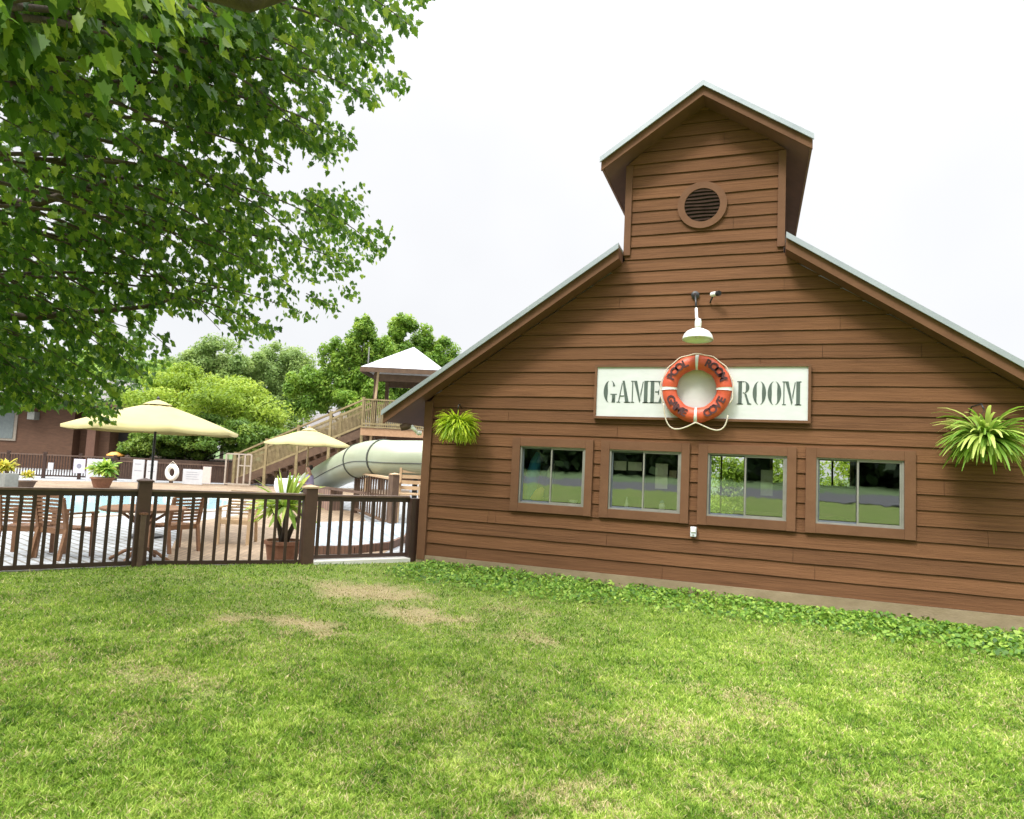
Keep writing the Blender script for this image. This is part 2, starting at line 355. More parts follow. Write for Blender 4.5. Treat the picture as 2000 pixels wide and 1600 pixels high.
m_patio = paver_mat('pale_patio_slabs', (.42, .45, .48), (.33, .35, .37), (.18, .17, .15), 1.6, .35)
m_tan = paver_mat('tan_clay_pavers', (.36, .26, .165), (.25, .175, .105), (.15, .11, .075), 3.2, .35)
def sheet(name, pts, z, m):
    g = MB(); g.add([(p[0], p[1], z) for p in pts], [tuple(range(len(pts)))]); o = g.build(name, m); tag(o, kind='structure'); return o
off = (F1-F0).normalized()
sheet('patio', [F0+(F0-F1)*7, F0, F1, F2, F3, (-3.8, .6), (-3.8, 60), (-60, 60), (-60, -10)], PZ, m_patio)
tp = [onZ(x, y, PZ) for x, y in ((300, 1150), (620, 1150), (760, 1075), (700, 1000), (590, 985), (440, 1010), (360, 1022), (340, 1060))]
sheet('paver_walk', tp, PZ+.004, m_tan)
tp = [onZ(x, y, PZ) for x, y in ((60, 952), (470, 962), (800, 978), (800, 958), (400, 945), (60, 938))]
sheet('paver_apron', tp, PZ+.004, m_tan)
# kerb below the fence and along the lawn edge
k = MB()
for a, b in ((F0+(F0-F1)*.9, F0), (F0, F1), (F1, F2), (F2, F3)):
    d = (b-a).normalized(); nrm = Vector((-d.y, d.x, 0))
    if nrm.y < 0: nrm = -nrm
    M = Matrix((( d.x, nrm.x, 0, a.x), (d.y, nrm.y, 0, a.y), (0, 0, 1, 0), (0, 0, 0, 1)))
    k.box(-.0, (b-a).length, -.005, .18, -.26, -.024, M)
tag(k.build('kerb', m_conc, bevel=.006), kind='structure')
# threshold slab under the gate bay
d = (F3-F2).normalized(); nrm = Vector((-d.y, d.x, 0)); nrm = nrm if nrm.y > 0 else -nrm
M = Matrix(((d.x, nrm.x, 0, F2.x), (d.y, nrm.y, 0, F2.y), (0, 0, 1, 0), (0, 0, 0, 1)))
tag(MB().box(.08, (F3-F2).length-.04, -.13, .10, -.1, .035, M).build('threshold_slab', mat('pale_concrete', (.66, .64, .58), (.74, .72, .66), rough=.8, scale=5), bevel=.008), kind='structure')
# raised block terrace with a brick riser
te = [onZ(x, y, 0.0-.06) for x, y in ((605, 1066), (690, 1065), (758, 1058), (790, 1045), (800, 1022), (700, 1018), (600, 1020))]
g = MB(); n_ = len(te); g.add([(p.x, p.y, -.06) for p in te]+[(p.x, p.y, -.2) for p in te], [tuple(range(n_))]+[(i, i+n_, (i+1) % n_+n_, (i+1) % n_) for i in range(n_)])
o = g.build('raised_terrace', paver_mat('terrace_blocks', (.42, .47, .51), (.34, .38, .42), (.12, .16, .20), 2.2, .1)); tag(o, kind='structure')
g = MB()
for i in range(5):
    a, b = te[i-1 if i else 6], te[i]
    if i == 0: continue
    dd = (b-a).normalized(); o_ = Vector((dd.y, -dd.x, 0))*.03
    g.bar((a.x+o_.x, a.y+o_.y, -.13), (b.x+o_.x, b.y+o_.y, -.13), .05, .135)
tag(g.build('brick_edging', paver_mat('edging_brick', (.26, .15, .10), (.2, .11, .075), (.12, .08, .06), 6, 0)), kind='structure')
# pool
def water_mat():
    m, n, b = node_mat('pool_water'); b.inputs['Base Color'].default_value = (.42, .66, .74, 1); b.inputs['Roughness'].default_value = .08
    no = n.nodes.new('ShaderNodeTexNoise'); no.inputs['Scale'].default_value = 3; no.inputs['Detail'].default_value = 3
    bp = n.nodes.new('ShaderNodeBump'); bp.inputs['Strength'].default_value = .25; bp.inputs['Distance'].default_value = .05
    n.links.new(no.outputs['Fac'], bp.inputs['Height']); n.links.new(bp.outputs[0], b.inputs['Normal']); return m
pw = [onZ(x, y, PZ) for x, y in ((-160, 1008), (120, 1012), (300, 1004), (430, 998), (470, 982), (430, 972), (150, 964), (-160, 962))]
sheet('pool_water', pw, PZ+.008, water_mat())
g = MB()
for i in range(len(pw)):
    a, b = pw[i], pw[(i+1) % len(pw)]; g.bar((a.x, a.y, PZ+.012), (b.x, b.y, PZ+.012), .32, .05)
tag(g.build('pool_coping', mat('coping', (.50, .40, .30), (.62, .54, .44), rough=.8)), kind='structure')

# ------------------------------------------------------------------ game room house
house = thing('game_room_house', 'brown timber clad gabled building with cupola beside the lawn', 'building', (0, 0, 0))
def hw(z):
    h = min(L, (ZR-.115-z)/S) if z < ZR else -1
    h2 = min(A-.002, (ZCA-.09-z)/S)
    return max(h, h2) if z > 2 else L
sid = MB(); EX = (ZT-ZB)
z = .09; k = 0; BH = .1745
VZ, VR = 4.829, .304
while z < ZCA-.12:
    BH = .1745 if z < 1.9 else (.169 if z < 3.5 else .161)
    z1 = z+BH
    tint = random.random(); prd = .017+random.uniform(-.004, .004)
    dz_ = [random.uniform(-.0035, .0035) for _ in range(60)]
    yof = lambda zz, z=z, prd=prd, BH=BH: -(prd*(1-(zz-z)/BH)+.003)
    cuts = sorted({z, z1, *[c for c in (ZB, ZT) if z < c < z1]})
    joints = sorted(random.uniform(-3.6, 3.6) for _ in range(random.choice((0, 1, 1, 2))))
    for za, zb_ in zip(cuts[:-1], cuts[1:]):
        ha, hb = hw(za+1e-4), hw(min(zb_, ZCA-.12))
        segs = [(-1e9, 1e9)]
        if (za+zb_)/2 > ZB and (za+zb_)/2 < ZT:
            segs = [(-1e9, WIN[0][0]), (WIN[0][1], WIN[1][0]), (WIN[1][1], WIN[2][0]), (WIN[2][1], WIN[3][0]), (WIN[3][1], 1e9)]
        for sa, sb in segs:
            ends = [sa]+[j for j in joints if sa < j < sb]+[sb]
            for ea, eb in zip(ends[:-1], ends[1:]):
                tn = min(1, max(0, tint+random.uniform(-.25, .25))) if joints else tint
                xl0, xr0 = max(-ha, ea+.002), min(ha, eb-.002); xl1, xr1 = max(-hb, ea+.002), min(hb, eb-.002)
                if xr0-xl0 < .01: continue
                nseg = max(1, int((xr0-xl0)/.3)); vs_ = []; fs_ = []
                for q in range(nseg+1):
                    u = q/nseg; xa = xl0+(xr0-xl0)*u; xb = xl1+(xr1-xl1)*u; w_ = dz_[int((xa+4)*6) % 60] if za == z else 0
                    vs_ += [(xa, 0, za+w_), (xa, yof(za), za+w_), (xb, yof(zb_)+(0 if zb_ == z1 else 0), zb_-.008 if zb_ == z1 else zb_), (xb, 0, zb_-.008 if zb_ == z1 else zb_)]
                for q in range(nseg):
                    o_ = q*4; fs_ += [(o_+1, o_+5, o_+6, o_+2), (o_, o_+4, o_+5, o_+1), (o_+2, o_+6, o_+7, o_+3)]
                fs_ += [(0, 1, 2, 3), (nseg*4, nseg*4+3, nseg*4+2, nseg*4+1)]
                sid.add(vs_, fs_, tn)
    z = z1; k += 1
sid.build('siding', m_siding, house)
# sheathing behind the boards with window holes, side and back walls
sh = MB()
for xa, xb, za, zb_ in ((-L+.02, L-.02, -.1, ZB), (-L+.02, X0, ZB, ZT), (WIN[3][1], L-.02, ZB, ZT)): sh.box(xa, xb, .004, .12, za, zb_)
for i in range(3): sh.box(WIN[i][1], WIN[i+1][0], .004, .12, ZB, ZT)
sh.prism([(-L+.02, ZT), (L-.02, ZT), (L-.02, ZR-.13-S*L), (A, ZR-.13-S*A), (A-.01, ZCA-S*A-.13), (0, ZCA-.13), (-A+.01, ZCA-S*A-.13), (-A, ZR-.13-S*A), (-L+.02, ZR-.13-S*L)], .004, .12)
DEP = 8.5
sh.box(-L+.02, -L+.12, .12, DEP, -.3, ZR-.13-S*L); sh.box(L-.12, L-.02, .12, DEP, -.3, ZR-.13-S*L)
sh.build('wall', m_bwall, house)
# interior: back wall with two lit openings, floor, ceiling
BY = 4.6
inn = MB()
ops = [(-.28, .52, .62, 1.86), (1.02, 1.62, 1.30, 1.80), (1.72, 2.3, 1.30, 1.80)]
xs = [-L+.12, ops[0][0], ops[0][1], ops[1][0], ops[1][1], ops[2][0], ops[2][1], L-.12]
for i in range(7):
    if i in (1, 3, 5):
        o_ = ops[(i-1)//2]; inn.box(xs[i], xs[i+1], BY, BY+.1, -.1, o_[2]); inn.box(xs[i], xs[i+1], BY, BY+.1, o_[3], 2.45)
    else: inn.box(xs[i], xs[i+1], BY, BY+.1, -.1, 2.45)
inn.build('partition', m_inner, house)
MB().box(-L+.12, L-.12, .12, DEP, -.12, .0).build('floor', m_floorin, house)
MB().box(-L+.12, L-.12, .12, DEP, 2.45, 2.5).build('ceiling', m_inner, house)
for o_ in ops:
    f = MB(); t_ = .05
    f.box(o_[0]-t_, o_[0], BY-.04, BY+.02, o_[2]-t_, o_[3]+t_); f.box(o_[1], o_[1]+t_, BY-.04, BY+.02, o_[2]-t_, o_[3]+t_)
    f.box(o_[0], o_[1], BY-.04, BY+.02, o_[3], o_[3]+t_); f.box(o_[0], o_[1], BY-.04, BY+.02, o_[2]-t_, o_[2])
    f.box((o_[0]+o_[1])/2-.015, (o_[0]+o_[1])/2+.015, BY-.03, BY+.02, o_[2], o_[3])
    f.build('inner_frame', m_yframe, house)
MB().box(-L-.02, L+.02, -.035, 0.0, -.35, .088).build('foundation', m_found, house)
# corner boards
for s in (-1, 1):
    c = MB(); zt_ = ZR-.12-S*L
    c.box(min(s*(L-.115), s*(L+.012)), max(s*(L-.115), s*(L+.012)), -.045, -.0005, .03, zt_-.01); c.box(min(s*(L+.012), s*(L-.015)), max(s*(L+.012), s*(L-.015)), -.0005, .10, .03, zt_+.0)
    c.build('corner_board', m_trim, house, bevel=.003)
    c = MB(); za = ZR-S*A-.0; zb_ = ZCA-.12-S*A
    c.box(min(s*(A-.075), s*(A+.012)), max(s*(A-.075), s*(A+.012)), -.045, -.0005, za-.02, zb_-.03)
    c.build('cupola_corner_board', m_trim, house, bevel=.003)
# roofs
CD = 3.7
def slab(xa, xb, ya, yb, ztop, dz0, dz1, s):      # sloping slab on side s between |x|=xa..xb
    f = lambda x, d: (s*x, ztop-S*x+d)
    g = MB(); g.prism([f(xa, dz0), f(xb, dz0), f(xb, dz1), f(xa, dz1)], ya, yb); return g
for s in (-1, 1):
    g = slab(A+.014, EV, -OV-.02, CD, ZR, .018, .05, s)
    q = slab(0, EV, CD, DEP+.3, ZR, .018, .05, s); g.add(q.v, q.f)
    y_ = .3
    while y_ < DEP:                               # standing seams
        xa = A+.02 if y_ < CD else 0
        q = slab(xa, EV, y_, y_+.02, ZR, .05, .075, s); g.add(q.v, q.f); y_ += .4
    q = slab(A+.014, EV+.015, -OV-.045, -OV-.021, ZR, -.012, .058, s); g.add(q.v, q.f)      # drip edge
    g.build('roof', m_roofmetal, house)
    slab(A+.016, EV, -OV, -OV+.028, ZR, -.135, .014, s).build('rake_board', m_trim, house)
    g = slab(A+.016, EV-.03, -OV+.03, -.047, ZR, -.125, .010, s)
    g.build('soffit', m_soffit, house)
    g = slab(L+.02, EV-.03, -.04, DEP, ZR, -.12, .010, s); g.build('soffit', m_soffit, house)
    g = MB(); ze = ZR-S*EV
    g.box(min(s*(EV-.028), s*EV), max(s*(EV-.028), s*EV), -OV+.03, DEP, ze-.10, ze+.02); g.build('eave_board', m_trim, house)
    # cupola roof
    g = slab(0, CH, -OV-.02, CD+.3, ZCA, .018, .05, s); q = slab(0, CH+.012, -OV-.045, -OV-.021, ZCA, -.01, .056, s); g.add(q.v, q.f)
    g.build('cupola_roof', m_roofmetal, house)
    slab(.0, CH, -OV, -OV+.028, ZCA, -.115, .014, s).build('cupola_rake_board', m_trim, house)
    slab(.0, CH-.03, -OV+.03, CD+.3, ZCA, -.10, .010, s).build('cupola_soffit', m_soffit, house)
    g = MB(); ze = ZCA-S*CH
    g.box(min(s*(CH-.028), s*CH), max(s*(CH-.028), s*CH), -OV+.03, CD+.3, ze-.09, ze+.02); g.build('cupola_eave_board', m_trim, house)
    MB().box(min(s*A, s*(A-.06)), max(s*A, s*(A-.06)), .125, CD, ZR-S*A-.3, ZCA-.11-S*A).build('cupola_side_wall', m_bwall, house)
MB().box(-A, A, CD-.05, CD, ZR-S*A-.3, ZCA-.11-S*A).build('cupola_back_wall', m_bwall, house)
# gable vent
MX = Matrix.Rotation(R(90), 4, 'X')
vent = MB(); vent.lathe([(VR-.085, -.02), (VR-.085, .05), (VR, .05), (VR, -.02)], (0, 0, VZ), 40, MX, cap=False)
vr = vent.build('vent_ring', m_trim, house, smooth=False)
MB().lathe([(VR-.07, .0), (VR-.07, .027)], (0, 0, VZ), 32, MX).build('vent_backing', m_dark, house)
lv = MB()
for i in range(9):
    zz = VZ-.19+i*.047; h = math.sqrt(max(0, (VR-.083)**2-(zz-VZ)**2))-.002
    if h < .03: continue
    n_ = 8; vs_ = []
    for q in range(n_+1):
        x = -h+2*h*q/n_; w_ = .004*math.sin(x*14+i)
        vs_ += [(x, -.045, zz-.016+w_), (x, -.029, zz+.018+w_), (x, -.034, zz+.020+w_), (x, -.050, zz-.013+w_)]
    fs_ = []
    for q in range(n_):
        for a in range(4): fs_.append((q*4+a, q*4+(a+1) % 4, q*4+4+(a+1) % 4, q*4+4+a))
    lv.add(vs_, fs_)
lv.build('louver', m_louver, house)
# windows -------------------------------------------------------------
for i, (xa, xb) in enumerate(WIN):
    cs = MB(); w = .112; y0, y1 = -.052, -.0008
    cs.box(xa-w, xa, y0, y1, ZB-w, ZT+w); cs.box(xb, xb+w-(.012 if i < 3 else 0), y0, y1, ZB-w, ZT+w)
    cs.box(xa+.0005, xb-.0005, y0+.003, y1, ZT, ZT+w-.002); cs.box(xa+.0005, xb-.0005, y0+.003, y1, ZB-w+.002, ZB)
    win = cs.build('window', m_trim, house, bevel=.002)
    fr = MB(); t_ = .022; xm = (xa+xb)/2-.01
    fr.box(xa, xb, -.03, .06, ZT-t_*.7, ZT-.0005); fr.box(xa, xb, -.03, .06, ZB+.0005, ZB+t_*.8)
    fr.box(xa+.0005, xa+t_, -.028, .06, ZB+t_*.8, ZT-t_*.7); fr.box(xb-t_, xb-.0005, -.028, .06, ZB+t_*.8, ZT-t_*.7)
    fr.build('frame', m_alu, win)
    s1 = MB(); t2 = .019
    def sash(mb, a, b, c, d, ya, yb):
        mb.box(a, a+t2, ya, yb, c, d); mb.box(b-t2, b, ya, yb, c, d); mb.box(a+t2, b-t2, ya+.001, yb-.001, d-t2, d); mb.box(a+t2, b-t2, ya+.001, yb-.001, c, c+t2)
    sash(s1, xm-.012, xb-t_-.0005, ZB+t_*.8+.0005, ZT-t_*.7-.0005, -.020, .005); s1.build('sash', m_alu, win)
    s2 = MB(); sash(s2, xa+t_+.0005, xm+.018, ZB+t_*.8+.0005, ZT-t_*.7-.0005, .012, .034); s2.build('sash', mat('dull_aluminium', (.10, .12, .14), (.16, .18, .2), rough=.5) if i == 0 else bpy.data.materials['dull_aluminium'], win)
    for (a, b, y_) in ((xm+.01, xb-t_-t2, -.008), (xa+t_+t2, xm-.005, .022)):
        gl = MB(); gl.add([(a, y_, ZB+.045), (b, y_, ZB+.045), (b, y_+.0015, ZT-.04), (a, y_+.0015, ZT-.04)], [(0, 1, 2, 3)]); gl.build('pane', m_glass, win)
# dark nicks on the boards between windows come from board ends; wall outlet
ob = thing('wall_outlet', 'small pale grey weatherproof outlet box under the windows', 'outlet', (-.017, -.02, .705))
MB().box(-.036, .036, -.075, -.03, .645, .765).build('housing', mat('outlet_grey', (.55, .60, .64), (.62, .67, .70), rough=.5), ob, bevel=.006)
MB().box(-.028, .028, -.088, -.0755, .70, .757).build('cover', m_white, ob, bevel=.004)
MB().box(-.008, .008, -.082, -.0755, .66, .675).build('latch', m_alu, ob)
# things inside the windows
def card(name, label, x0, x1, z0, z1, y, m=m_paper, cat='paper', group=None):
    g = MB().box(x0, x1, y, y+.004, z0, z1); o = g.build(name, m); tag(o, label, cat, group); return o
card('paper_notice', 'pale square notice in the second window, leftmost of its sheets', -1.035, -.875, 1.41, 1.53, .09)
card('paper_notice', 'wide yellowish notice in the second window next to the leftmost sheet', -.85, -.675, 1.415, 1.525, .09)
card('paper_notice', 'tall pale green sheet in the second window, right pane', -.50, -.345, 1.20, 1.52, .09)
card('paper_notice', 'small tan sheet at the right edge of the second window', -.325, -.235, 1.35, 1.44, .09, mat('tan_paper', (.40, .33, .2), (.46, .38, .24)))
card('paper_notice', 'tall framed sheet in the right pane of the third window', .765, .90, 1.19, 1.50, .09, mat('green_paper', (.38, .44, .22), (.56, .60, .40), scale=9))
b = tag(MB().lathe([(.0, .0), (.03, .0), (.052, .025), (.058, .045), (.05, .046), (.0, .02)], (-1.56, .085, .935), 18, cap=False).build('bowl', m_white, smooth=True), 'small white bowl on the sill of the leftmost window', 'bowl')
tag(MB().lathe([(.024, 0), (.026, .03), (.012, .10), (.006, .135), (0, .137)], (-.853, .085, .935), 14).build('squeeze_bottle', m_white, smooth=True), 'white pointed squeeze bottle on the sill of the second window', 'bottle')
j = thing('jar', 'squat white jar with a blue cap on the second window sill', 'jar', (-.405, .085, .935))
MB().lathe([(.026, 0), (.038, .01), (.038, .065), (.024, .085)], (-.405, .085, .935), 16).build('body', m_white, j, smooth=True)
MB().lathe([(.026, 0), (.03, .018), (.014, .036)], (-.405, .085, .935+.085), 14).build('cap', mat('blue_cap', (.05, .10, .35), (.08, .15, .45)), j, smooth=True)
sl = thing('draped_coats', 'blue and black garments over a mustard bag hanging in the leftmost window', 'coats', (-2.05, .3, .93))
def blob(pts, rad, m, name, par):
    g = MB(); g.tube(pts, rad, 12); return g.build(name, m, par, smooth=True)
blob([(-2.2, .20, .93), (-2.19, .20, 1.2), (-2.15, .21, 1.45), (-2.12, .22, 1.6)], [.09, .1, .08, .03], m_blue, 'blue_coat', sl)
blob([(-2.03, .24, 1.0), (-2.0, .24, 1.2), (-1.95, .24, 1.38), (-1.9, .24, 1.5)], [.12, .11, .09, .03], m_navy, 'dark_coat', sl)
blob([(-2.10, .15, .94), (-2.05, .15, 1.05), (-2.0, .15, 1.12)], [.09, .07, .03], m_gold, 'bag', sl)
blob([(-1.93, .13, 1.25), (-1.90, .13, 1.36), (-1.87, .13, 1.46)], [.02, .045, .02], m_paper, 'pale_scarf', sl)
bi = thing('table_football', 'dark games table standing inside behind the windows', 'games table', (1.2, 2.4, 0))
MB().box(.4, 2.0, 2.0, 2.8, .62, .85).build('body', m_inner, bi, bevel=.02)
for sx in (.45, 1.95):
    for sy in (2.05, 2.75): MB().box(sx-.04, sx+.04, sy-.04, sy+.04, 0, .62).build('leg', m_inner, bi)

# ------------------------------------------------------------------ sign
SZT, SZB, SW = 2.774, 2.069, 1.299
sg = thing('game_room_sign', 'long white signboard reading GAME ROOM in a brown frame', 'sign', (0, -.03, SZB))
MB().box(-SW+.03, SW-.03, -.055, -.026, SZB+.03, SZT-.03).build('board', m_board, sg)
fr = MB(); fr.box(-SW, SW, -.075, -.0262, SZT-.031, SZT); fr.box(-SW, SW, -.075, -.0262, SZB, SZB+.031); fr.box(-SW, -SW+.031, -.074, -.0262, SZB+.0315, SZT-.0315); fr.box(SW-.031, SW, -.074, -.0262, SZB+.0315, SZT-.0315)
fr.build('frame', m_trim, sg)
# stencil serif letters on a unit cell (0..w, 0..1)
def arc(cx, cy, rx, ry, a0, a1, tf, n=14):      # crescent stroke: thickness tf(t) inward
    o_, i_ = [], []
    for q in range(n+1):
        t = q/n; a = R(a0+(a1-a0)*t); w_ = tf(t)
        o_.append((cx+rx*math.cos(a), cy+ry*math.sin(a))); i_.append((cx+(rx-w_)*math.cos(a), cy+(ry-w_*.35)*math.sin(a)))
    return [[o_[q], o_[q+1], i_[q+1], i_[q]] for q in range(n)]
bell = lambda w_: (lambda t: .02+w_*math.sin(math.pi*t))
def rect(a, b, c, d): return [[(a, c), (b, c), (b, d), (a, d)]]
GL = {
 'G': (.62, arc(.30, .5, .30, .5, 100, 260, bell(.19))+arc(.34, .5, .26, .5, 80, 30, lambda t: .03+.10*t)+rect(.42, .58, .0, .36)+rect(.34, .66, .36, .40)+arc(.34, .5, .26, .5, 280, 320, lambda t: .05)),
 'A': (.66, [[(.26, 1), (.36, 1), (.60, .0), (.42, .0)], [(.24, .93), (.27, .86), (.12, .04), (.07, .04)], [(.15, .28), (.36, .28), (.36, .33), (.165, .33)], [(0, 0), (.18, 0), (.18, .04), (0, .04)], [(.36, 0), (.66, 0), (.66, .04), (.36, .04)]]),
 'M': (.86, [[(.05, .04), (.10, .04), (.10, .96), (.05, .96)], [(.13, 1), (.28, 1), (.47, .12), (.42, 0)], [(.48, .22), (.60, .96), (.56, .96), (.45, .40)], [(.63, .0), (.80, .0), (.80, 1), (.63, 1)], [(0, 0), (.17, 0), (.17, .04), (0, .04)], [(0, .96), (.14, .96), (.14, 1), (0, 1)], [(.57, 0), (.86, 0), (.86, .04), (.57, .04)], [(.78, .96), (.86, .96), (.86, 1), (.78, 1)]]),
 'E': (.60, [[(.06, 0), (.23, 0), (.23, 1), (.06, 1)], [(0, 0), (.3, 0), (.3, .04), (0, .04)], [(0, .96), (.3, .96), (.3, 1), (0, 1)], [(.28, .95), (.56, .95), (.56, 1), (.28, 1)], [(.50, .72), (.56, .72), (.56, .95), (.42, .95)], [(.27, .48), (.42, .48), (.42, .53), (.27, .53)], [(.42, .38), (.46, .38), (.46, .63), (.40, .52)], [(.28, 0), (.58, 0), (.58, .05), (.28, .05)], [(.44, .05), (.58, .05), (.58, .30), (.53, .30)]]),
 'R': (.70, [[(.06, 0), (.23, 0), (.23, 1), (.06, 1)], [(0, 0), (.29, 0), (.29, .04), (0, .04)], [(0, .96), (.26, .96), (.26, 1), (0, 1)], [(.34, .47), (.44, .47), (.58, .08), (.68, .03), (.68, 0), (.50, 0)]]+arc(.30, .74, .28, .26, 85, -85, bell(.15))+rect(.27, .33, .96, 1)+rect(.27, .33, .48, .52)),
 'O': (.62, arc(.30, .5, .30, .5, 98, 262, bell(.17))+arc(.32, .5, .30, .5, 82, -82, bell(.17))),
}
def word(txt, x, z, h, widths, cx=1.0):
    for ch, x_ in zip(txt, widths):
        w_, polys = GL[ch]; g = MB()
        sc = h*cx
        for p in polys: g.prism([(x_+a*sc, z+b*h) for a, b in p], -.0585, -.0545)
        g.build('letter', m_letter, sg)
H_ = .285; zt0 = 2.280
gx = [-1.177, -1.003, -.822, -.588]
word('GAME', 0, zt0, H_, gx, .93)
word('ROOM', 0, zt0, H_, [.472, .652, .822, .985], .86)

# ------------------------------------------------------------------ life ring on the sign
RZ, RR = 2.455, .419; rt = .092; RM = RR-rt; RY = -.078-rt*.8
lr = thing('life_ring', 'orange ring buoy with pale bands and rope hung over the sign', 'life ring', (0, RY, RZ))
g = MB(); vs_ = []; fs_ = []; NA, NB = 72, 14
for i in range(NA):
    a = 2*math.pi*i/NA; lump = 1+.03*math.sin(7*a)+.02*math.sin(13*a+1)
    for q in range(NB):
        b_ = 2*math.pi*q/NB; r_ = RM+rt*lump*math.cos(b_)
        vs_.append((r_*math.cos(a), RY-rt*.8*lump*math.sin(b_), RZ+r_*math.sin(a)))
for i in range(NA):
    for q in range(NB): fs_.append((i*NB+q, i*NB+(q+1) % NB, ((i+1) % NA)*NB+(q+1) % NB, ((i+1) % NA)*NB+q))
g.add(vs_, fs_); g.build('ring_body', m_ring, lr, smooth=True)
for a0 in (0, 90, 180, 270):
    g = MB(); vs_ = []; fs_ = []; wv = 6.0
    for i in range(5):
        a = R(a0-wv/2+wv*i/4)
        for q in range(NB):
            b_ = 2*math.pi*q/NB; r_ = RM+(rt*1.06)*math.cos(b_); vs_.append((r_*math.cos(a), RY-rt*.8*1.08*math.sin(b_), RZ+r_*math.sin(a)))
    for i in range(4):
        for q in range(NB): fs_.append((i*NB+q, i*NB+(q+1) % NB, (i+1)*NB+(q+1) % NB, (i+1)*NB+q))
    fs_ += [tuple(range(NB)), tuple(range(4*NB, 5*NB))[::-1]]
    g.add(vs_, fs_); g.build('band', m_ringband, lr, smooth=True)
def text_mesh(ch, size, M, m, name, par, ext=.006):
    cu = bpy.data.curves.new(name, 'FONT'); cu.body = ch; cu.size = size; cu.align_x = 'CENTER'; cu.align_y = 'CENTER'; cu.extrude = ext; cu.offset = .0045
    to = bpy.data.objects.new(name, cu); col.objects.link(to); bpy.context.view_layer.update()
    me = bpy.data.meshes.new_from_object(to.evaluated_get(bpy.context.evaluated_depsgraph_get()))
    bpy.data.objects.remove(to); me.transform(M); off_ = root_of(par).location
    me.transform(Matrix.Translation(-Vector(off_))); me.materials.clear(); me.materials.append(m)
    o = bpy.data.objects.new(name, me); col.objects.link(o); o.parent = par; return o
for txt, mid, flip in (('POOL', 135, 0), ('ROOM', 45, 0), ('GAME', 225, 1), ('COVE', 315, 1)):
    n_ = len(txt)
    for i, ch in enumerate(txt):
        step = 13.5; a = R(mid+((n_-1)/2-i)*step*(1 if not flip else -1))
        px_, pz_ = (RM+.004)*math.cos(a), RZ+(RM+.004)*math.sin(a)
        th = a-math.pi/2 + (math.pi if flip else 0)
        M = Matrix.Translation((px_, RY-rt*.8*1.0-.001, pz_)) @ Matrix.Rotation(-th, 4, 'Y') @ Matrix.Rotation(R(90), 4, 'X')
        text_mesh(ch, .130, M, m_ringtext, 'lettering', lr)
# rope: hugs the outer edge and droops in two swags below
rp = []
for i in range(61):
    a = R(205-i*230/60); rr_ = RM+rt+.012+.006*math.sin(i*.9); rp.append((rr_*math.cos(a), RY-.02, RZ+rr_*math.sin(a)))
MB().tube(rp, .0075, 6).build('rope', m_rope, lr, smooth=True)
def swag(p0, p1, p2, p3, n=22):
    out = []
    for i in range(n+1):
        t = i/n; out.append(Vector(p0)*(1-t)**3+Vector(p1)*3*t*(1-t)**2+Vector(p2)*3*t*t*(1-t)+Vector(p3)*t**3)
    return out
zb2 = RZ-RM-rt
MB().tube(swag((-.39, RY-.02, RZ-.18), (-.37, RY+.01, zb2-.13), (-.25, RY+.03, zb2-.14), (0, RY-.05, zb2+.0)), .0085, 6).build('rope', m_rope, lr, smooth=True)
MB().tube(swag((0, RY-.05, zb2+.0), (.13, RY-.0, zb2-.03), (.34, RY+.03, zb2-.22), (.375, RY+.0, zb2+.10)), .0085, 6).build('rope', m_rope, lr, smooth=True)

# ------------------------------------------------------------------ gooseneck lamp and security camera
lm = thing('gooseneck_lamp', 'white enamel barn lamp on a bent arm above the sign', 'lamp', (-.05, -.03, 3.6))
tp_ = Vector((-.017, -.30, 3.43)); shc = Vector((.02, -.42, 3.06))
MB().tube([tp_, tp_.lerp(shc, .35)+Vector((0, -.01, 0)), shc+Vector((-.004, .01, .20))], [.017, .018, .019], 12).build('neck', m_white, lm, smooth=True)
MB().lathe([(.030, .11), (.038, .12), (.040, .18), (.030, .21), (.02, .215)], shc, 20).build('socket', m_white, lm, smooth=True)
Tt = Matrix.Rotation(R(-4), 4, 'X')
MB().lathe([(.205, -.055), (.212, -.05), (.208, -.035), (.19, .02), (.155, .062), (.10, .092), (.045, .115), (.04, .11), (.095, .082), (.145, .053), (.18, .015), (.198, -.035)], shc, 36, Tt @ Matrix.Diagonal((.86, .86, .86, 1)), cap=False).build('shade', m_white, lm, smooth=True)
MB().lathe([(.0, -.03), (.03, -.02), (.035, .01), (.02, .06), (.018, .10)], shc, 14, cap=False).build('bulb', mat('bulb_glass', (.7, .7, .62), (.75, .75, .68), rough=.2), lm, smooth=True)
MB().tube([(-.055, -.045, 3.665), (-.05, -.12, 3.66), (-.035, -.22, 3.58), tp_], .013, 8).build('arm', m_black, lm, smooth=True)
MB().lathe([(.05, 0), (.05, .015), (.02, .03)], (-.055, -.022, 3.665), 18, MX).build('wall_plate', m_black, lm)
sc_ = thing('security_camera', 'small white and black bullet camera on the gable right of the lamp arm', 'camera', (.16, -.03, 3.62))
MB().tube([(.15, -.10, 3.645), (.215, -.16, 3.64)], .030, 14).build('body', m_white, sc_, smooth=False)
MB().tube([(.2155, -.1605, 3.64), (.245, -.188, 3.637)], .033, 14).build('hood', m_black, sc_)
MB().tube([(.13, -.03, 3.56), (.135, -.07, 3.57), (.16, -.105, 3.612)], .011, 8).build('bracket', m_black, sc_)
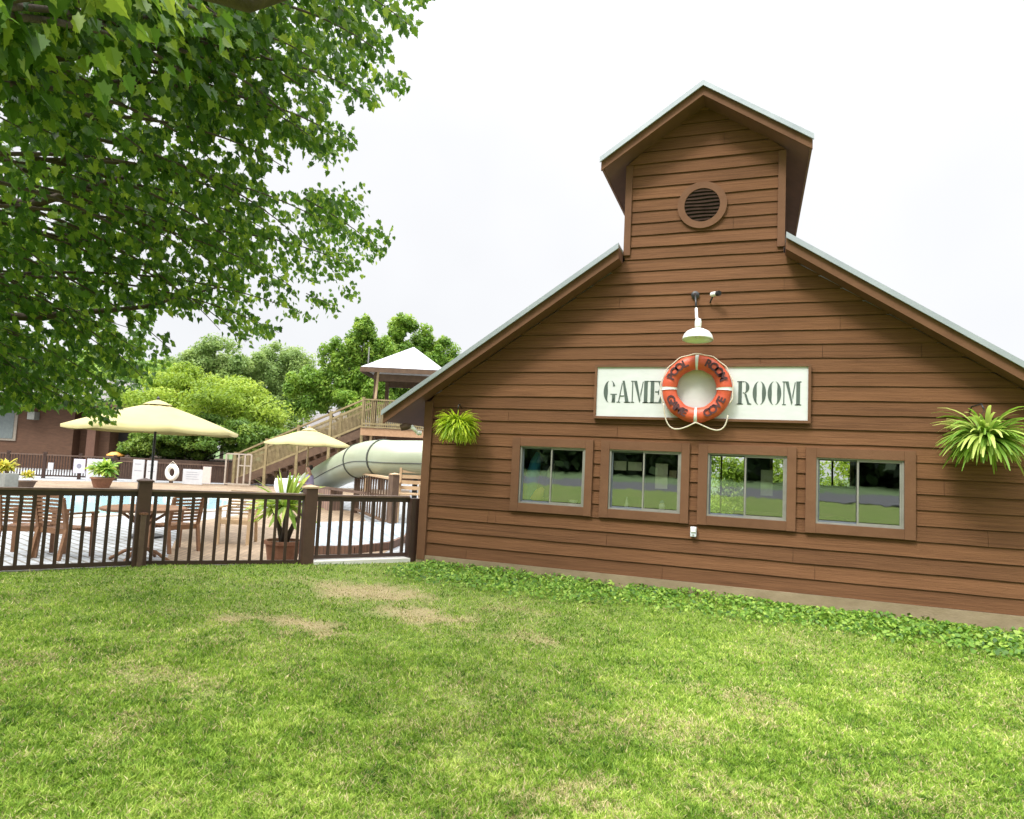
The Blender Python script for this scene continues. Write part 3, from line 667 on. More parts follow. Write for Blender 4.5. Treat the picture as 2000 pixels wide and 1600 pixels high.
# corner floodlight
fl = thing('floodlight', 'brown and white floodlight on the left corner under the eave', 'floodlight', (-3.79, -.05, 1.86))
MB().tube([(-3.80, -.05, 1.80), (-3.84, -.09, 1.80)], .035, 12).build('wall_mount', m_white, fl)
MB().tube([(-3.84, -.09, 1.80), (-3.89, -.11, 1.86), (-3.93, -.12, 1.89)], [.022, .03, .03], 12).build('arm', m_white, fl, smooth=True)
MB().tube([(-3.93, -.12, 1.89), (-3.99, -.15, 1.885), (-4.06, -.18, 1.86)], [.03, .055, .045], 14).build('lamp_head', m_deckdark, fl, smooth=True)

# ------------------------------------------------------------------ foliage generators
def strap_leaves(name, c, n, Lr, Wd, m, parent, droop=1.0, up=.5, seed=1, flat=.9):
    r_ = np.random.default_rng(seed); V = []; F = []; T = []; SEG = 6
    for i in range(n):
        a = r_.uniform(0, 2*math.pi); el = r_.uniform(-.5, 1.15)*up+.1; ln = r_.uniform(*Lr); w = r_.uniform(*Wd)
        d = Vector((math.cos(a)*flat if False else math.cos(a), math.sin(a), 0)); p = Vector(c)+Vector((d.x*.05, d.y*.05, r_.uniform(-.04, .04)))
        v = d*math.cos(el)+Vector((0, 0, math.sin(el))); b0 = len(V); t_ = r_.random()
        side = d.cross(Vector((0, 0, 1))); tw = r_.uniform(-.6, .6)
        for s_ in range(SEG+1):
            u = s_/SEG; ww = w*(math.sin(math.pi*min(.97, .12+u*.88))**.6)*.5
            sdv = side*math.cos(tw)+Vector((0, 0, 1))*math.sin(tw)
            V += [tuple(p-sdv*ww), tuple(p+sdv*ww)]; T += [t_*.8+.2*u]*2
            p = p+v*(ln/SEG); v = (v+Vector((0, 0, -droop*r_.uniform(.2, .4)))).normalized()
        for s_ in range(SEG): F.append((b0+2*s_, b0+2*s_+1, b0+2*s_+3, b0+2*s_+2))
    return fast_mesh(name, np.array(V), [np.array(F)], m, np.array(T), parent, smooth=True)
m_fern = leaf_mat('fern_leaf', (.10, .22, .01), (.33, .48, .02), (.62, .72, .06), .35)
m_spider = leaf_mat('strap_leaf', (.06, .17, .02), (.24, .40, .05), (.52, .60, .16), .3)
m_palm = leaf_mat('palm_leaf', (.08, .17, .015), (.24, .36, .04), (.46, .54, .13), .4)
fb = thing('hanging_fern', 'bushy yellow green fern in a hanging basket left of the windows', 'hanging plant', (-3.13, -.3, 1.80))
strap_leaves('fronds', (-3.13, -.3, 1.90), 900, (.14, .34), (.013, .028), m_fern, fb, 1.0, 1.0, 3)
strap_leaves('fronds', (-3.13, -.3, 1.82), 260, (.12, .26), (.013, .026), m_fern, fb, 1.2, .3, 5)
MB().lathe([(.06, -.14), (.11, -.02), (.125, .0), (.11, .0)], (-3.13, -.3, 1.86), 18, cap=False).build('basket', m_deckdark, fb)
MB().tube([(-3.2, -.025, 2.17), (-3.17, -.16, 2.21), (-3.13, -.29, 2.19), (-3.13, -.3, 2.13)], .007, 6).build('hook', m_black, fb, smooth=True)
MB().tube([(-3.13, -.3, 2.13), (-3.21, -.3, 1.87)], .003, 4).tube([(-3.13, -.3, 2.13), (-3.05, -.3, 1.87)], .003, 4).build('hanger', m_black, fb)
fb2 = thing('hanging_spider_plant', 'long leaved light green spider plant hanging right of the windows', 'hanging plant', (2.94, -.35, 1.80))
strap_leaves('leaves', (2.96, -.36, 1.94), 330, (.24, .54), (.022, .048), m_spider, fb2, .85, .95, 9)
strap_leaves('leaves', (2.96, -.36, 1.87), 130, (.16, .40), (.022, .045), m_spider, fb2, 1.1, .35, 12)
MB().lathe([(.07, -.16), (.12, -.02), (.14, .0), (.12, .0)], (2.95, -.35, 1.93), 18, cap=False).build('basket', m_deckdark, fb2)
MB().tube([(2.90, -.03, 2.22), (2.89, -.15, 2.285), (2.94, -.30, 2.30), (2.95, -.35, 2.24)], .008, 6).build('hook', m_black, fb2, smooth=True)
MB().tube([(2.95, -.35, 2.24), (2.85, -.35, 1.95)], .003, 4).tube([(2.95, -.35, 2.24), (3.05, -.35, 1.95)], .003, 4).build('hanger', m_black, fb2)

# ------------------------------------------------------------------ front fence (posts and three bays)
def fence_bay(name, label, a, b, nb, zt=.885, z0=.035, mtop=m_railtop, mlow=m_rail, cat='fence', w=.105, group=None, thick=.025):
    a = Vector(a); b = Vector(b); t = thing(name, label, cat, tuple((a+b)/2), group)
    u = (b-a).normalized()
    MB().bar(a+Vector((0, 0, zt+.004)), b+Vector((0, 0, zt+.004)), w, .028).build('cap_rail', mtop, t, bevel=.004)
    MB().bar(a+Vector((0, 0, zt-.040)), b+Vector((0, 0, zt-.040)), .04, .058).build('top_rail', mlow, t)
    MB().bar(a+Vector((0, 0, z0+.03)), b+Vector((0, 0, z0+.03)), .04, .05).build('bottom_rail', mlow, t)
    for i in range(nb):
        p = a.lerp(b, (i+.5)/nb); MB().bar(p+Vector((0, 0, z0+.055)), p+Vector((0, 0, zt-.069)), thick*1.5, thick*1.5, up=u).build('baluster', mlow, t)
    return t
def post(name, label, p, h, w=.105, mm=m_rail, z0=-.1, cap=True, group=None, mcap=None):
    t = thing(name, label, 'fence post', tuple(p), group); ang = math.atan2(off.y, off.x)
    M = Matrix.Translation((p.x, p.y, 0)) @ Matrix.Rotation(ang, 4, 'Z')
    MB().box(-w/2, w/2, -w/2, w/2, z0, h, M).build('shaft', mm, t, bevel=.005)
    if cap:
        g = MB(); c = w/2+.014
        vs_ = [M @ Vector(v) for v in ((-c, -c, h+.0005), (c, -c, h+.0005), (c, c, h+.0005), (-c, c, h+.0005), (-c, -c, h+.022), (c, -c, h+.022), (c, c, h+.022), (-c, c, h+.022), (0, 0, h+.05))]
        g.add(vs_, [(0, 3, 2, 1), (0, 1, 5, 4), (1, 2, 6, 5), (2, 3, 7, 6), (3, 0, 4, 7), (4, 5, 8), (5, 6, 8), (6, 7, 8), (7, 4, 8)]); g.build('cap', mcap or mm, t)
    return t
def trimmed(a, b, g=.058): d = (b-a).normalized(); return a+d*g, b-d*g
FG = 'dark brown railings along the lawn edge'
FM1 = F0+(F0-F1)*.9
a, b = trimmed(FM1, F1); fence_bay('railing', 'dark brown railing bay left of the post with the short stub', a, b, 20, z0=-.02, group=FG)
a, b = trimmed(F1, F2); fence_bay('railing', 'dark brown middle railing bay in front of the potted palm', a, b, 13, z0=-.02, group=FG)
a, b = trimmed(F2, F3); fence_bay('railing', 'dark brown railing bay nearest the house above the pale slab', a, b, 9, zt=.875, z0=.04, group=FG)
PG = 'fence posts along the lawn edge'
post('fence_post', 'dark brown post with a short stub fixed to its front', F1, .99, .15, mm=m_post, group=PG)
post('fence_post', 'dark brown post with pale cap right of the potted palm', F2, .975, .155, mm=m_post, group=PG, mcap=m_teakpale)
post('fence_post', 'dark brown post against the corner of the house', F3+Vector((.035, -.03, 0)), .865, .14, cap=False, group=PG)
nb_ = Vector((off.y, -off.x, 0))
p = F1+nb_*.11
t = post('stub_post', 'short brown stub fixed to the railing post at left', p, .60, .06, mm=m_railtop, cap=False); t['category'] = 'post'
MB().bar((p.x, p.y, .6005), (p.x, p.y, .625), .07, .07, up=(1, 0, 0)).build('cap', m_terra, t)

# ------------------------------------------------------------------ patio furniture
def make_chair(label, wood=None, group='slatted wooden chairs on the patio'):
    wood = wood or m_teak; t = thing('patio_chair', label, 'chair', (0, 0, 0), group)
    for sx in (-.25, .25):
        MB().bar((sx, .24, 0), (sx, .22, .62), .04, .05, up=(1, 0, 0)).build('front_leg', wood, t, local=True)
        MB().bar((sx, -.28, 0), (sx, -.20, .42), .04, .05, up=(1, 0, 0)).bar((sx, -.20, .42), (sx, -.30, .86), .04, .05, up=(1, 0, 0)).build('rear_leg', wood, t, local=True)
        MB().bar((sx, -.27, .635), (sx, .29, .635), .055, .025).build('armrest', wood, t, local=True)
    g = MB()
    for i in range(7): g.box(-.24, .24, -.20+i*.065, -.152+i*.065, .405, .425)
    g.box(-.225, .225, .23, .25, .35, .404); g.box(-.225, .225, -.2, -.18, .35, .404); g.build('seat', wood, t, local=True)
    g = MB()
    for i in range(7):
        z_ = .50+i*.052; y_ = -.20-(z_-.42)*.23; g.bar((-.23, y_, z_), (.23, y_, z_), .018, .034)
    g.bar((-.25, -.303, .875), (.25, -.303, .875), .025, .05); g.build('backrest', wood, t, local=True)
    return t
ch = make_chair('slatted wooden armchair at far left seen from behind'); p = atz(47, 9.6, PZ); ch.location = p; ch.rotation_euler.z = R(32)
c2 = copy_tree(ch); c2.location = atz(122, 9.55, PZ); c2.rotation_euler.z = R(4); c2['label'] = 'slatted wooden armchair turned toward the pedestal table'
c3 = copy_tree(ch); c3.location = atz(338, 10.6, PZ); c3.rotation_euler.z = R(80); c3['label'] = 'slatted wooden armchair on the far right side of the pedestal table'
pt = make_chair('pale wooden armchair alone between the table and the palm', m_teakpale); pt.location = atz(462, 11.8, PZ); pt.rotation_euler.z = R(205)
tb = thing('pedestal_table', 'round wooden pedestal table behind the left railing post', 'table', atz(272, 9.5, PZ))
T0 = tb.location.copy()
MB().lathe([(.53, .72), (.55, .73), (.55, .755), (.53, .765)], T0, 32).build('tabletop', m_teak, tb)
MB().lathe([(.05, .08), (.05, .7195)], T0, 14).build('column', m_teak, tb)
for a_ in (20, 110, 200, 290):
    d_ = Vector((math.cos(R(a_)), math.sin(R(a_)), 0)); MB().tube([T0+Vector((0, 0, .20)), T0+d_*.22+Vector((0, 0, .14)), T0+d_*.42+Vector((0, 0, .02))], .025, 8).build('foot', m_teak, tb, smooth=True)
    MB().tube([T0+Vector((0, 0, .5))+d_*.04, T0+d_*.36+Vector((0, 0, .71))], .02, 8).build('brace', m_teak, tb)

def umbrella(label, base, rad, zr, za, n, polem, pr_=.022, seed=0, tilt=0):
    t = thing('patio_umbrella', label, 'umbrella', base, 'cream patio umbrellas')
    B = Vector(base); g = MB(); vs_ = []; fs_ = []; NR = 7
    rx = Matrix.Rotation(R(tilt), 3, 'Y')
    for k_ in range(n*4):
        a = 2*math.pi*k_/(n*4)+.2; u = (k_ % 4)/4; sag = math.sin(math.pi*u)*.06
        for j in range(NR):
            v = .10+.90*j/(NR-1); z_ = za-(za-zr)*(v**1.08) - sag*v*.4 + .05*v*(1-v); r_ = rad*v*(1-sag*1.1)
            vs_.append(B+Vector((0, 0, za-.2))+rx@(Vector((r_*math.cos(a), r_*math.sin(a), z_-za+.2))))
        r_ = rad*(1-sag*1.1)*.995
        vs_.append(B+Vector((0, 0, za-.2))+rx@(Vector((r_*math.cos(a), r_*math.sin(a), zr-sag*.4-.05-za+.2))))
    NR1 = NR+1; N = n*4
    for k_ in range(N):
        for j in range(NR1-1): fs_.append((k_*NR1+j, k_*NR1+j+1, ((k_+1) % N)*NR1+j+1, ((k_+1) % N)*NR1+j))
    g.add(vs_, fs_); o = g.build('canopy', m_canvas, t, smooth=True)
    g = MB(); g.lathe([(rad*.17, za-.045), (rad*.09, za+.01), (.03, za+.045), (0, za+.05)], B, 24, cap=False); g.build('canopy_vent', m_canvas, t, smooth=True)
    MB().tube([B+Vector((0, 0, .05)), B+Vector((0, 0, za-.02))], pr_, 10).build('pole', polem, t)
    MB().lathe([(.28, 0), (.28, .04), (.06, .09)], B, 20).build('base', m_black, t)
    for k_ in range(n):
        a = 2*math.pi*k_/n+.2; d_ = Vector((math.cos(a), math.sin(a), 0))
        MB().tube([B+Vector((0, 0, za-.08))+d_*.03, B+Vector((0, 0, za-.2))+rx@(d_*rad*.97+Vector((0, 0, zr-za+.17)))], .009, 5).build('rib', polem, t)
    MB().lathe([(.02, .0), (.03, .03), (.0, .07)], B+Vector((0, 0, za+.05)), 10).build('finial', polem, t)
    return t
b1 = atz(285, 12.0, PZ); umbrella('large cream market umbrella on a black pole, left', b1, 1.44, 1.93, 2.42, 8, m_black)
b2 = atz(594, 21.0, PZ); umbrella('smaller cream umbrella on a wooden pole before the stairs', b2, 1.38, 1.91, 2.38, 8, m_teakpale, .03)

# potted palm
pc = atz(550, 9.75, PZ)
pp = thing('potted_palm', 'young palm with bright fan of leaves in a clay pot', 'potted palm', pc)
MB().lathe([(.17, .0), (.20, .02), (.245, .30), (.265, .31), (.265, .36), (.235, .36), (.22, .31)], pc, 22).build('pot', m_terra, pp)
MB().lathe([(.0, .325), (.215, .325)], pc, 22, cap=False).build('soil', m_bark, pp)
st = MB()
for dx, dy, h, lean in ((0, 0, .95, .03), (.06, .05, .8, .25), (-.06, .02, .85, -.28), (.02, -.06, .7, .1)):
    st.tube([pc+Vector((dx*.3, dy*.3, .31)), pc+Vector((dx+lean*.3, dy, .31+h*.4)), pc+Vector((dx*2+lean, dy*2, .31+h*.8))], [.045, .03, .016], 8)
st.build('stem', m_bark, pp, smooth=True)
strap_leaves('leaves', tuple(pc+Vector((.0, 0, .85))), 64, (.35, .60), (.045, .085), m_palm, pp, .38, 1.2, 31)
strap_leaves('leaves', tuple(pc+Vector((-.25, .0, .80))), 26, (.3, .5), (.05, .09), m_palm, pp, .55, .6, 33)
def bush_plant(name, label, base, rp, hp, potm, leafm, r_, n, seed, lw=(.05, .09), ll=(.15, .35), cat='potted plant', sq=False):
    t = thing(name, label, cat, base); B = Vector(base)
    if sq: MB().box(B.x-rp, B.x+rp, B.y-rp*.5, B.y+rp*.5, B.z, B.z+hp).build('pot', potm, t, bevel=.02)
    else: MB().lathe([(rp*.7, 0), (rp, hp*.85), (rp*1.1, hp*.86), (rp*1.1, hp), (rp*.9, hp)], B, 20).build('pot', potm, t)
    for q in range(4):
        strap_leaves('leaves', tuple(B+Vector((random.uniform(-r_, r_)*.5, random.uniform(-r_, r_)*.3, hp+.1+random.random()*r_*.5))), n//4, ll, lw, leafm, t, .5, 1.0, seed+q)
    return t
bd = [atz(232, 31.5, 0), atz(560, 33, 0), atz(560, 42, 0), atz(232, 42, 0)]
g = MB(); g.add([(p.x, p.y, .78) for p in bd]+[(p.x, p.y, -.3) for p in bd], [(0, 1, 2, 3)]+[(i, i+4, (i+1) % 4+4, (i+1) % 4) for i in range(4)])
tag(g.build('planting_bed', mat('mulch', (.05, .028, .018), (.10, .06, .04), rough=.95, scale=6)), kind='structure')
m_flower = leaf_mat('yellow_flower', (.16, .26, .02), (.42, .38, .03), (.62, .50, .08), .3)
m_green2 = leaf_mat('bright_shrub_leaf', (.05, .16, .02), (.20, .36, .04), (.48, .58, .12), .35)
bush_plant('planter_box', 'grey box planter of yellow flowers at the left edge', atz(3, 21, PZ), .42, .55, m_greypot, m_flower, .38, 200, 50, sq=True)
bush_plant('flower_tub', 'low tub of orange yellow flowers beside the grey planter', atz(50, 22.5, PZ), .28, .25, m_deckdark, m_flower, .3, 120, 60, ll=(.10, .22), lw=(.03, .06))
bush_plant('flower_pot', 'large clay pot with a leafy green plant by the pool', atz(198, 24.5, PZ), .36, .38, m_terra, m_green2, .65, 260, 70, ll=(.25, .5), lw=(.07, .14))

# ------------------------------------------------------------------ far fence behind the pool with boards hung on it
def simple_fence(name, label, a, b, z0, zt, nb, mm=m_rail, mt=m_railtop, posts=4, group=None, cw=.12, bw=.035):
    a = Vector(a); b = Vector(b); t = thing(name, label, 'fence', (a+b)/2, group)
    MB().bar(a+Vector((0, 0, zt)), b+Vector((0, 0, zt)), cw, .05).build('cap_rail', mt, t)
    MB().bar(a+Vector((0, 0, z0+.12)), b+Vector((0, 0, z0+.12)), .06, .06).build('bottom_rail', mm, t)
    u = (b-a).normalized()
    for i in range(nb):
        p = a.lerp(b, (i+.5)/nb); MB().bar(p+Vector((0, 0, z0+.151)), p+Vector((0, 0, zt-.026)), bw, bw, up=u).build('baluster', mm, t)
    for i in range(posts):
        p = a.lerp(b, i/(posts-1))+Vector((u.y, -u.x, 0))*.0; MB().bar(p+Vector((0, 0, z0)), p+Vector((0, 0, zt+.12)), .12, .12, up=u).build('post', mm, t)
    return t
def flat(p): return (p.x, p.y, 0)
simple_fence('pool_fence', 'dark slatted fence behind the pool with boards hung on it', flat(atz(225, 29.6, 0)), flat(atz(442, 30.2, 0)), PZ, .66, 44, posts=5)
simple_fence('pool_fence', 'dark slatted fence behind the yellow flowers at far left', flat(atz(-60, 28, 0)), flat(atz(222, 29.6, 0)), PZ, .80, 52, posts=5)
simple_fence('pool_fence', 'short brown slatted fence under the tube slide', flat(atz(694, 19, 0)), flat(atz(760, 15.4, 0)), PZ, .94, 14, mm=m_deckdark, mt=m_teakpale, posts=2)
tpst = post('fence_post', 'brown post with pale cap below the slide bend', Vector(flat(atz(766, 15.2, 0))), 1.03, .16, mm=m_deckdark, z0=PZ, mcap=m_teakpale)
def hung_board(label, x0, x1, y0, y1, t_, m=m_posterA, lines=0, badge=False):
    c0 = at((x0+x1)/2, (y0+y1)/2, t_); w = (x1-x0)*t_/FPX; h = (y1-y0)*t_/FPX
    t = thing('notice_board', label, 'notice board', c0, 'pale boards hung on the pool fence')
    rx_ = Vector((RT.x, RT.y, 0)).normalized(); M = Matrix.Translation(c0) @ Matrix(((rx_.x, -rx_.y, 0, 0), (rx_.y, rx_.x, 0, 0), (0, 0, 1, 0), (0, 0, 0, 1)))
    MB().box(-w/2, w/2, -.02, .02, -h/2, h/2, M).build('panel', m, t, bevel=.006)
    g = MB()
    for i in range(lines): z_ = h/2-h*(.2+.6*i/max(1, lines)); g.box(-w*.32, w*.32*(1 if i % 2 else .7), -.024, -.0205, z_-h*.012, z_+h*.012, M)
    if badge: g.lathe([(0, 0), (w*.22, 0), (w*.22, .003)], (0, 0, 0), 14, M @ Matrix.Translation((0, -.0205, 0)) @ MX)
    if lines or badge: g.build('print', m_ink, t)
    return t
TB = 28.8
hung_board('small pale board with round emblem, left of the tall white panel', 144, 166, 897, 924, TB, mat('lilac_board', (.60, .56, .68), (.68, .64, .74)), badge=True)
hung_board('wide plain white panel left of the leafy clay pot', 169, 210, 897, 941, TB, lines=1)
hung_board('tall white panel just left of the umbrella pole', 259, 281, 898, 941, TB, lines=2)
hung_board('tall white panel just right of the umbrella pole', 286, 306, 900, 942, TB, lines=2)
hung_board('broad white board with ruled lines right of the white ring', 357, 396, 917, 946, TB, lines=4)
hung_board('pinkish board beside the ruled white board', 396, 412, 912, 944, TB, mat('pink_board', (.60, .50, .46), (.68, .58, .54)))
hung_board('tiny white plate on the far left fence', 94, 104, 904, 918, TB-.6)
wr = thing('white_life_ring', 'small white ring hung on the fence behind the pool', 'life ring', at(336, 923, TB))
g = MB(); c0 = wr.location; vs_ = []; fs_ = []
for i in range(32):
    a = 2*math.pi*i/32
    for q in range(8):
        b_ = 2*math.pi*q/8; r_ = .265+.105*math.cos(b_); vs_.append((c0.x+r_*math.cos(a), c0.y-.08*math.sin(b_), c0.z+r_*math.sin(a)))
for i in range(32):
    for q in range(8): fs_.append((i*8+q, i*8+(q+1) % 8, ((i+1) % 32)*8+(q+1) % 8, ((i+1) % 32)*8+q))
g.add(vs_, fs_); g.build('ring_body', m_white, wr, smooth=True)
MB().tube([c0+Vector((-.2, 0, .33)), c0+Vector((0, 0, .48)), c0+Vector((.2, 0, .33))], .012, 5).build('rope', m_rope, wr)
# dark bin with orange lid and a person by the fence
bn = thing('waste_bin', 'black bin with an orange lid before the brown building', 'bin', atz(222, 33, PZ))
MB().lathe([(.30, 0), (.36, .95), (.38, 1.0)], bn.location, 20).build('body', m_black, bn); MB().lathe([(.40, 1.001), (.40, 1.07), (.2, 1.2), (0, 1.22)], bn.location, 20).build('lid', m_orange, bn, smooth=True)

# ------------------------------------------------------------------ brown building far left
def bx(x0, x1, y0, y1, t, depth=6, m=None): pass
hb = thing('clubhouse', 'low brown building with grey shingle roof behind the left umbrella', 'building', atz(110, 38, PZ))
O = atz(-160, 38, PZ); E_ = atz(238, 38.6, PZ); ux = (E_-O); LW = ux.length; ux.normalize(); uy = Vector((-ux.y, ux.x, 0))
M = Matrix(((ux.x, uy.x, 0, O.x), (ux.y, uy.y, 0, O.y), (0, 0, 1, PZ), (0, 0, 0, 1)))
WH = 3.75
def fx(px): return (px+160)/398*LW
MB().box(0, fx(135), 0, 7, 0, WH, M).box(fx(135), fx(165), .7, 7, 0, WH, M).box(fx(182), fx(203), .25, 7, 0, WH, M).build('wall', m_bwall, hb)
MB().box(fx(165), fx(182), -.15, 7, 0, WH, M).build('pilaster', mat('lighter_brown', (.12, .055, .034), (.16, .078, .048)), hb)
MB().box(fx(203), fx(238), 1.2, 7, 0, WH, M).build('door_recess', mat('dark_door', (.025, .02, .018), (.035, .028, .024)), hb)
wf = MB().box(fx(-60), fx(24), -.06, -.005, 1.5, 3.35, M).build('window', mat('cream_frame', (.22, .18, .14), (.28, .24, .19)), hb)
MB().box(fx(-54), fx(-18), -.08, -.062, 1.62, 3.2, M).box(fx(-14), fx(18), -.08, -.062, 1.62, 3.2, M).build('pane', mat('pale_pane', (.12, .14, .14), (.17, .19, .18), rough=.3), wf)
MB().box(fx(52), fx(66), -.5, -.01, 2.75, 3.2, M).build('air_conditioner', m_greypot, hb, bevel=.02)
MB().box(-.6, LW+.5, -.9, -.75, WH-.08, WH+.18, M).build('fascia', m_deckdark, hb)
rf = MB(); rf.add([M@Vector(v) for v in ((-.7, -.9, WH+.12), (LW+.8, -.9, WH+.12), (LW+.8, 8, WH+.12), (-.7, 8, WH+.12), (2.5, 3.6, WH+1.9), (LW-1.8, 3.6, WH+1.9))],
                  [(0, 1, 5, 4), (1, 2, 5), (2, 3, 4, 5), (3, 0, 4), (3, 2, 1, 0)]); rf.build('roof', m_shingle, hb)
# grey roofed building behind the hedge, in the middle
hc = thing('grey_roofed_lodge', 'grey hipped roof building behind the stairs and hedge', 'building', atz(650, 46, PZ))
O = atz(536, 46, PZ); E_ = atz(830, 46, PZ); ux = (E_-O); LW = ux.length; ux.normalize(); uy = Vector((-ux.y, ux.x, 0))
M = Matrix(((ux.x, uy.x, 0, O.x), (ux.y, uy.y, 0, O.y), (0, 0, 1, PZ), (0, 0, 0, 1)))
MB().box(.3, LW, .6, 8, 0, 3.3, M).build('wall', m_bwall, hc)
rf = MB(); z0_ = 3.3; rf.add([M@Vector(v) for v in ((0, 0, z0_), (LW, 0, z0_), (LW, 8.5, z0_), (0, 8.5, z0_), (3.2, 4, z0_+1.95), (LW-2, 4, z0_+1.95))],
                  [(0, 1, 5, 4), (1, 2, 5), (2, 3, 4, 5), (3, 0, 4), (3, 2, 1, 0)]); rf.build('roof', m_shingle, hc)

# ------------------------------------------------------------------ slide tower, stairs and tube slide
tw = thing('slide_tower', 'weathered wooden slide tower with pale hipped roof and stairs', 'slide tower', atz(770, 30, PZ))
TT = 30
TR = Vector((RT.x, RT.y, 0)).normalized(); TF = Vector((-TR.y, TR.x, 0))
P0 = atz(721, TT, PZ); P0.z = 0
def tp3(u, v, z_): return P0+TR*u+TF*v+Vector((0, 0, z_))
FZ = 2.55; SZ = 2.7
for u in (0, SZ):
    for v in (0, SZ): MB().bar(tp3(u, v, PZ), tp3(u, v, 5.25), .17, .17, up=TR).build('post', m_deckdark, tw)
MB().bar(tp3(-.18, -.1, PZ), tp3(.10, -.12, 5.25), .07, .10, up=TR).build('downpipe', m_teakpale, tw)
c = [tp3(-.62, -.55, 5.36), tp3(SZ+.45, -.55, 5.36), tp3(SZ+.45, SZ+.5, 5.36), tp3(-.62, SZ+.5, 5.36), tp3(SZ/2+.05, SZ/2, 6.66)]
MB().add(c, [(0, 1, 4), (1, 2, 4), (2, 3, 4), (3, 0, 4)]).add([v+Vector((0, 0, -.03)) for v in c[:4]], [(3, 2, 1, 0)]).build('roof', m_towerroof, tw)
g = MB()
for i in range(4): g.bar(c[i]+Vector((0, 0, -.12)), c[(i+1) % 4]+Vector((0, 0, -.12)), .05, .2)
g.build('fascia', m_deckdark, tw)
MB().bar(tp3(-.1, -.08, 4.97), tp3(SZ+.1, -.08, 4.97), .1, .3).build('beam', m_deckdark, tw)
MB().bar(tp3(-.1, SZ, 4.97), tp3(SZ+.1, SZ, 4.97), .1, .3).build('beam', m_deckdark, tw)
MB().tube([tp3(-.35, -.3, 5.3), tp3(-.35, -.3, 6.3)], .03, 6).build('mast', m_greypot, tw)
g = MB()
for i in range(18): g.bar(tp3(-.5, -.15+i*.17, FZ), tp3(SZ+.9, -.15+i*.17, FZ), .15, .05)
g.build('platform', m_deckdark, tw)
MB().bar(tp3(-.5, -.26, FZ-.06), tp3(SZ+1.6, -.26, FZ-.06), .05, .34).build('rim_joist', mat('joist_wood', (.34, .19, .10), (.46, .28, .16)), tw)
MB().bar(tp3(-.5, -.28, FZ+.15), tp3(SZ+1.6, -.28, FZ+.15), .12, .05).build('deck_edge', m_deckwood, tw)
# balustrade: vertical slats
for (a, b) in ((tp3(-.45, -.2, 0), tp3(SZ+.4, -.2, 0)), (tp3(-.45, SZ, 0), tp3(SZ, SZ, 0)), (tp3(SZ, -.1, 0), tp3(SZ, SZ, 0))):
    g = MB(); g.bar(a+Vector((0, 0, FZ+1.38)), b+Vector((0, 0, FZ+1.38)), .12, .06); g.bar(a+Vector((0, 0, FZ+.3)), b+Vector((0, 0, FZ+.3)), .05, .08)
    n_ = int((b-a).length/.085)
    for i in range(n_+1): p = a.lerp(b, i/n_); g.bar(p+Vector((0, 0, FZ+.18)), p+Vector((0, 0, FZ+1.35)), .06, .03, up=TR)
    g.build('balustrade', m_deckwood, tw)
# stairs: from the platform down to the gate at lower left
S0 = tp3(-.5, .0, FZ); S1 = atz(455, 31, PZ); S1.z = PZ; dv = (S1-S0); side = Vector((dv.y, -dv.x, 0)).normalized()*1.1
side = side if side.dot(FW) > 0 else -side
st_ = thing('timber_stairs', 'long weathered wooden staircase rising to the slide tower', 'stairs', (S0+S1)/2)
for q, nm in ((0, 1), (1, 1)):
    s_ = side*q
    MB().bar(S0+s_+Vector((0, 0, -.12)), S1+s_+Vector((0, 0, .05)), .07, .34).build('stringer', m_deckdark, st_)
    g = MB()
    hs = (1.38, 1.08, .98) if q == 0 else (1.38, 1.1)
    for h_ in hs[:1]: g.bar(S0+s_+Vector((0, 0, h_)), S1+s_+Vector((0, 0, h_)), .12, .07)
    g.bar(S0+s_+Vector((0, 0, 1.12)), S1+s_+Vector((0, 0, 1.12)), .06, .09); g.bar(S0+s_+Vector((0, 0, .22)), S1+s_+Vector((0, 0, .22)), .06, .09)
    g.build('handrail', m_deckwood, st_)
    g = MB(); n_ = 96
    for i in range(n_+1): p = S0.lerp(S1, i/n_)+s_; g.bar(p+Vector((0, 0, .2)), p+Vector((0, 0, 1.12)), .05, .03, up=TR)
    g.build('infill', m_deckwood if q == 0 else m_deckdark, st_)
    for k_ in (0, .25, .5, .75, 1):
        p = S0.lerp(S1, k_)+s_; MB().bar(Vector((p.x, p.y, PZ)), p+Vector((0, 0, 1.5)), .12, .12, up=TR).build('post', m_deckwood, st_)
g = MB()
for i in range(18): p = S0.lerp(S1, (i+.5)/18); g.bar(p+side*.03, p+side*.97, .26, .04)
g.build('tread', m_deckdark, st_)
# gate frame at the foot of the stairs
ga = atz(438, 29.6, PZ); gb = atz(487, 29.6, PZ); ga.z = gb.z = 0
gt = thing('stair_gate', 'pale grey barred gate standing open at the foot of the stairs', 'gate', (ga+gb)/2)
g = MB()
for k_ in (0, .5, .75, 1): p = ga.lerp(gb, k_); g.bar(p+Vector((0, 0, PZ+.1)), p+Vector((0, 0, 1.22)), .06, .06, up=TR)
for z_ in (PZ+.1, 1.22): g.bar(ga+Vector((0, 0, z_)), gb+Vector((0, 0, z_)), .06, .06)
g.bar(ga.lerp(gb, .5)+Vector((0, 0, .72)), gb+Vector((0, 0, .72)), .06, .05); g.build('frame', mat('pale_gate_wood', (.36, .30, .24), (.46, .40, .33)), gt)
g = MB()
for i in range(6): p = ga.lerp(gb, (i+.5)/6); g.bar(p+Vector((0, 0, PZ+.13)), p+Vector((0, 0, 1.19)), .02, .02, up=TR)
g.build('mesh_infill', m_deckdark, gt)
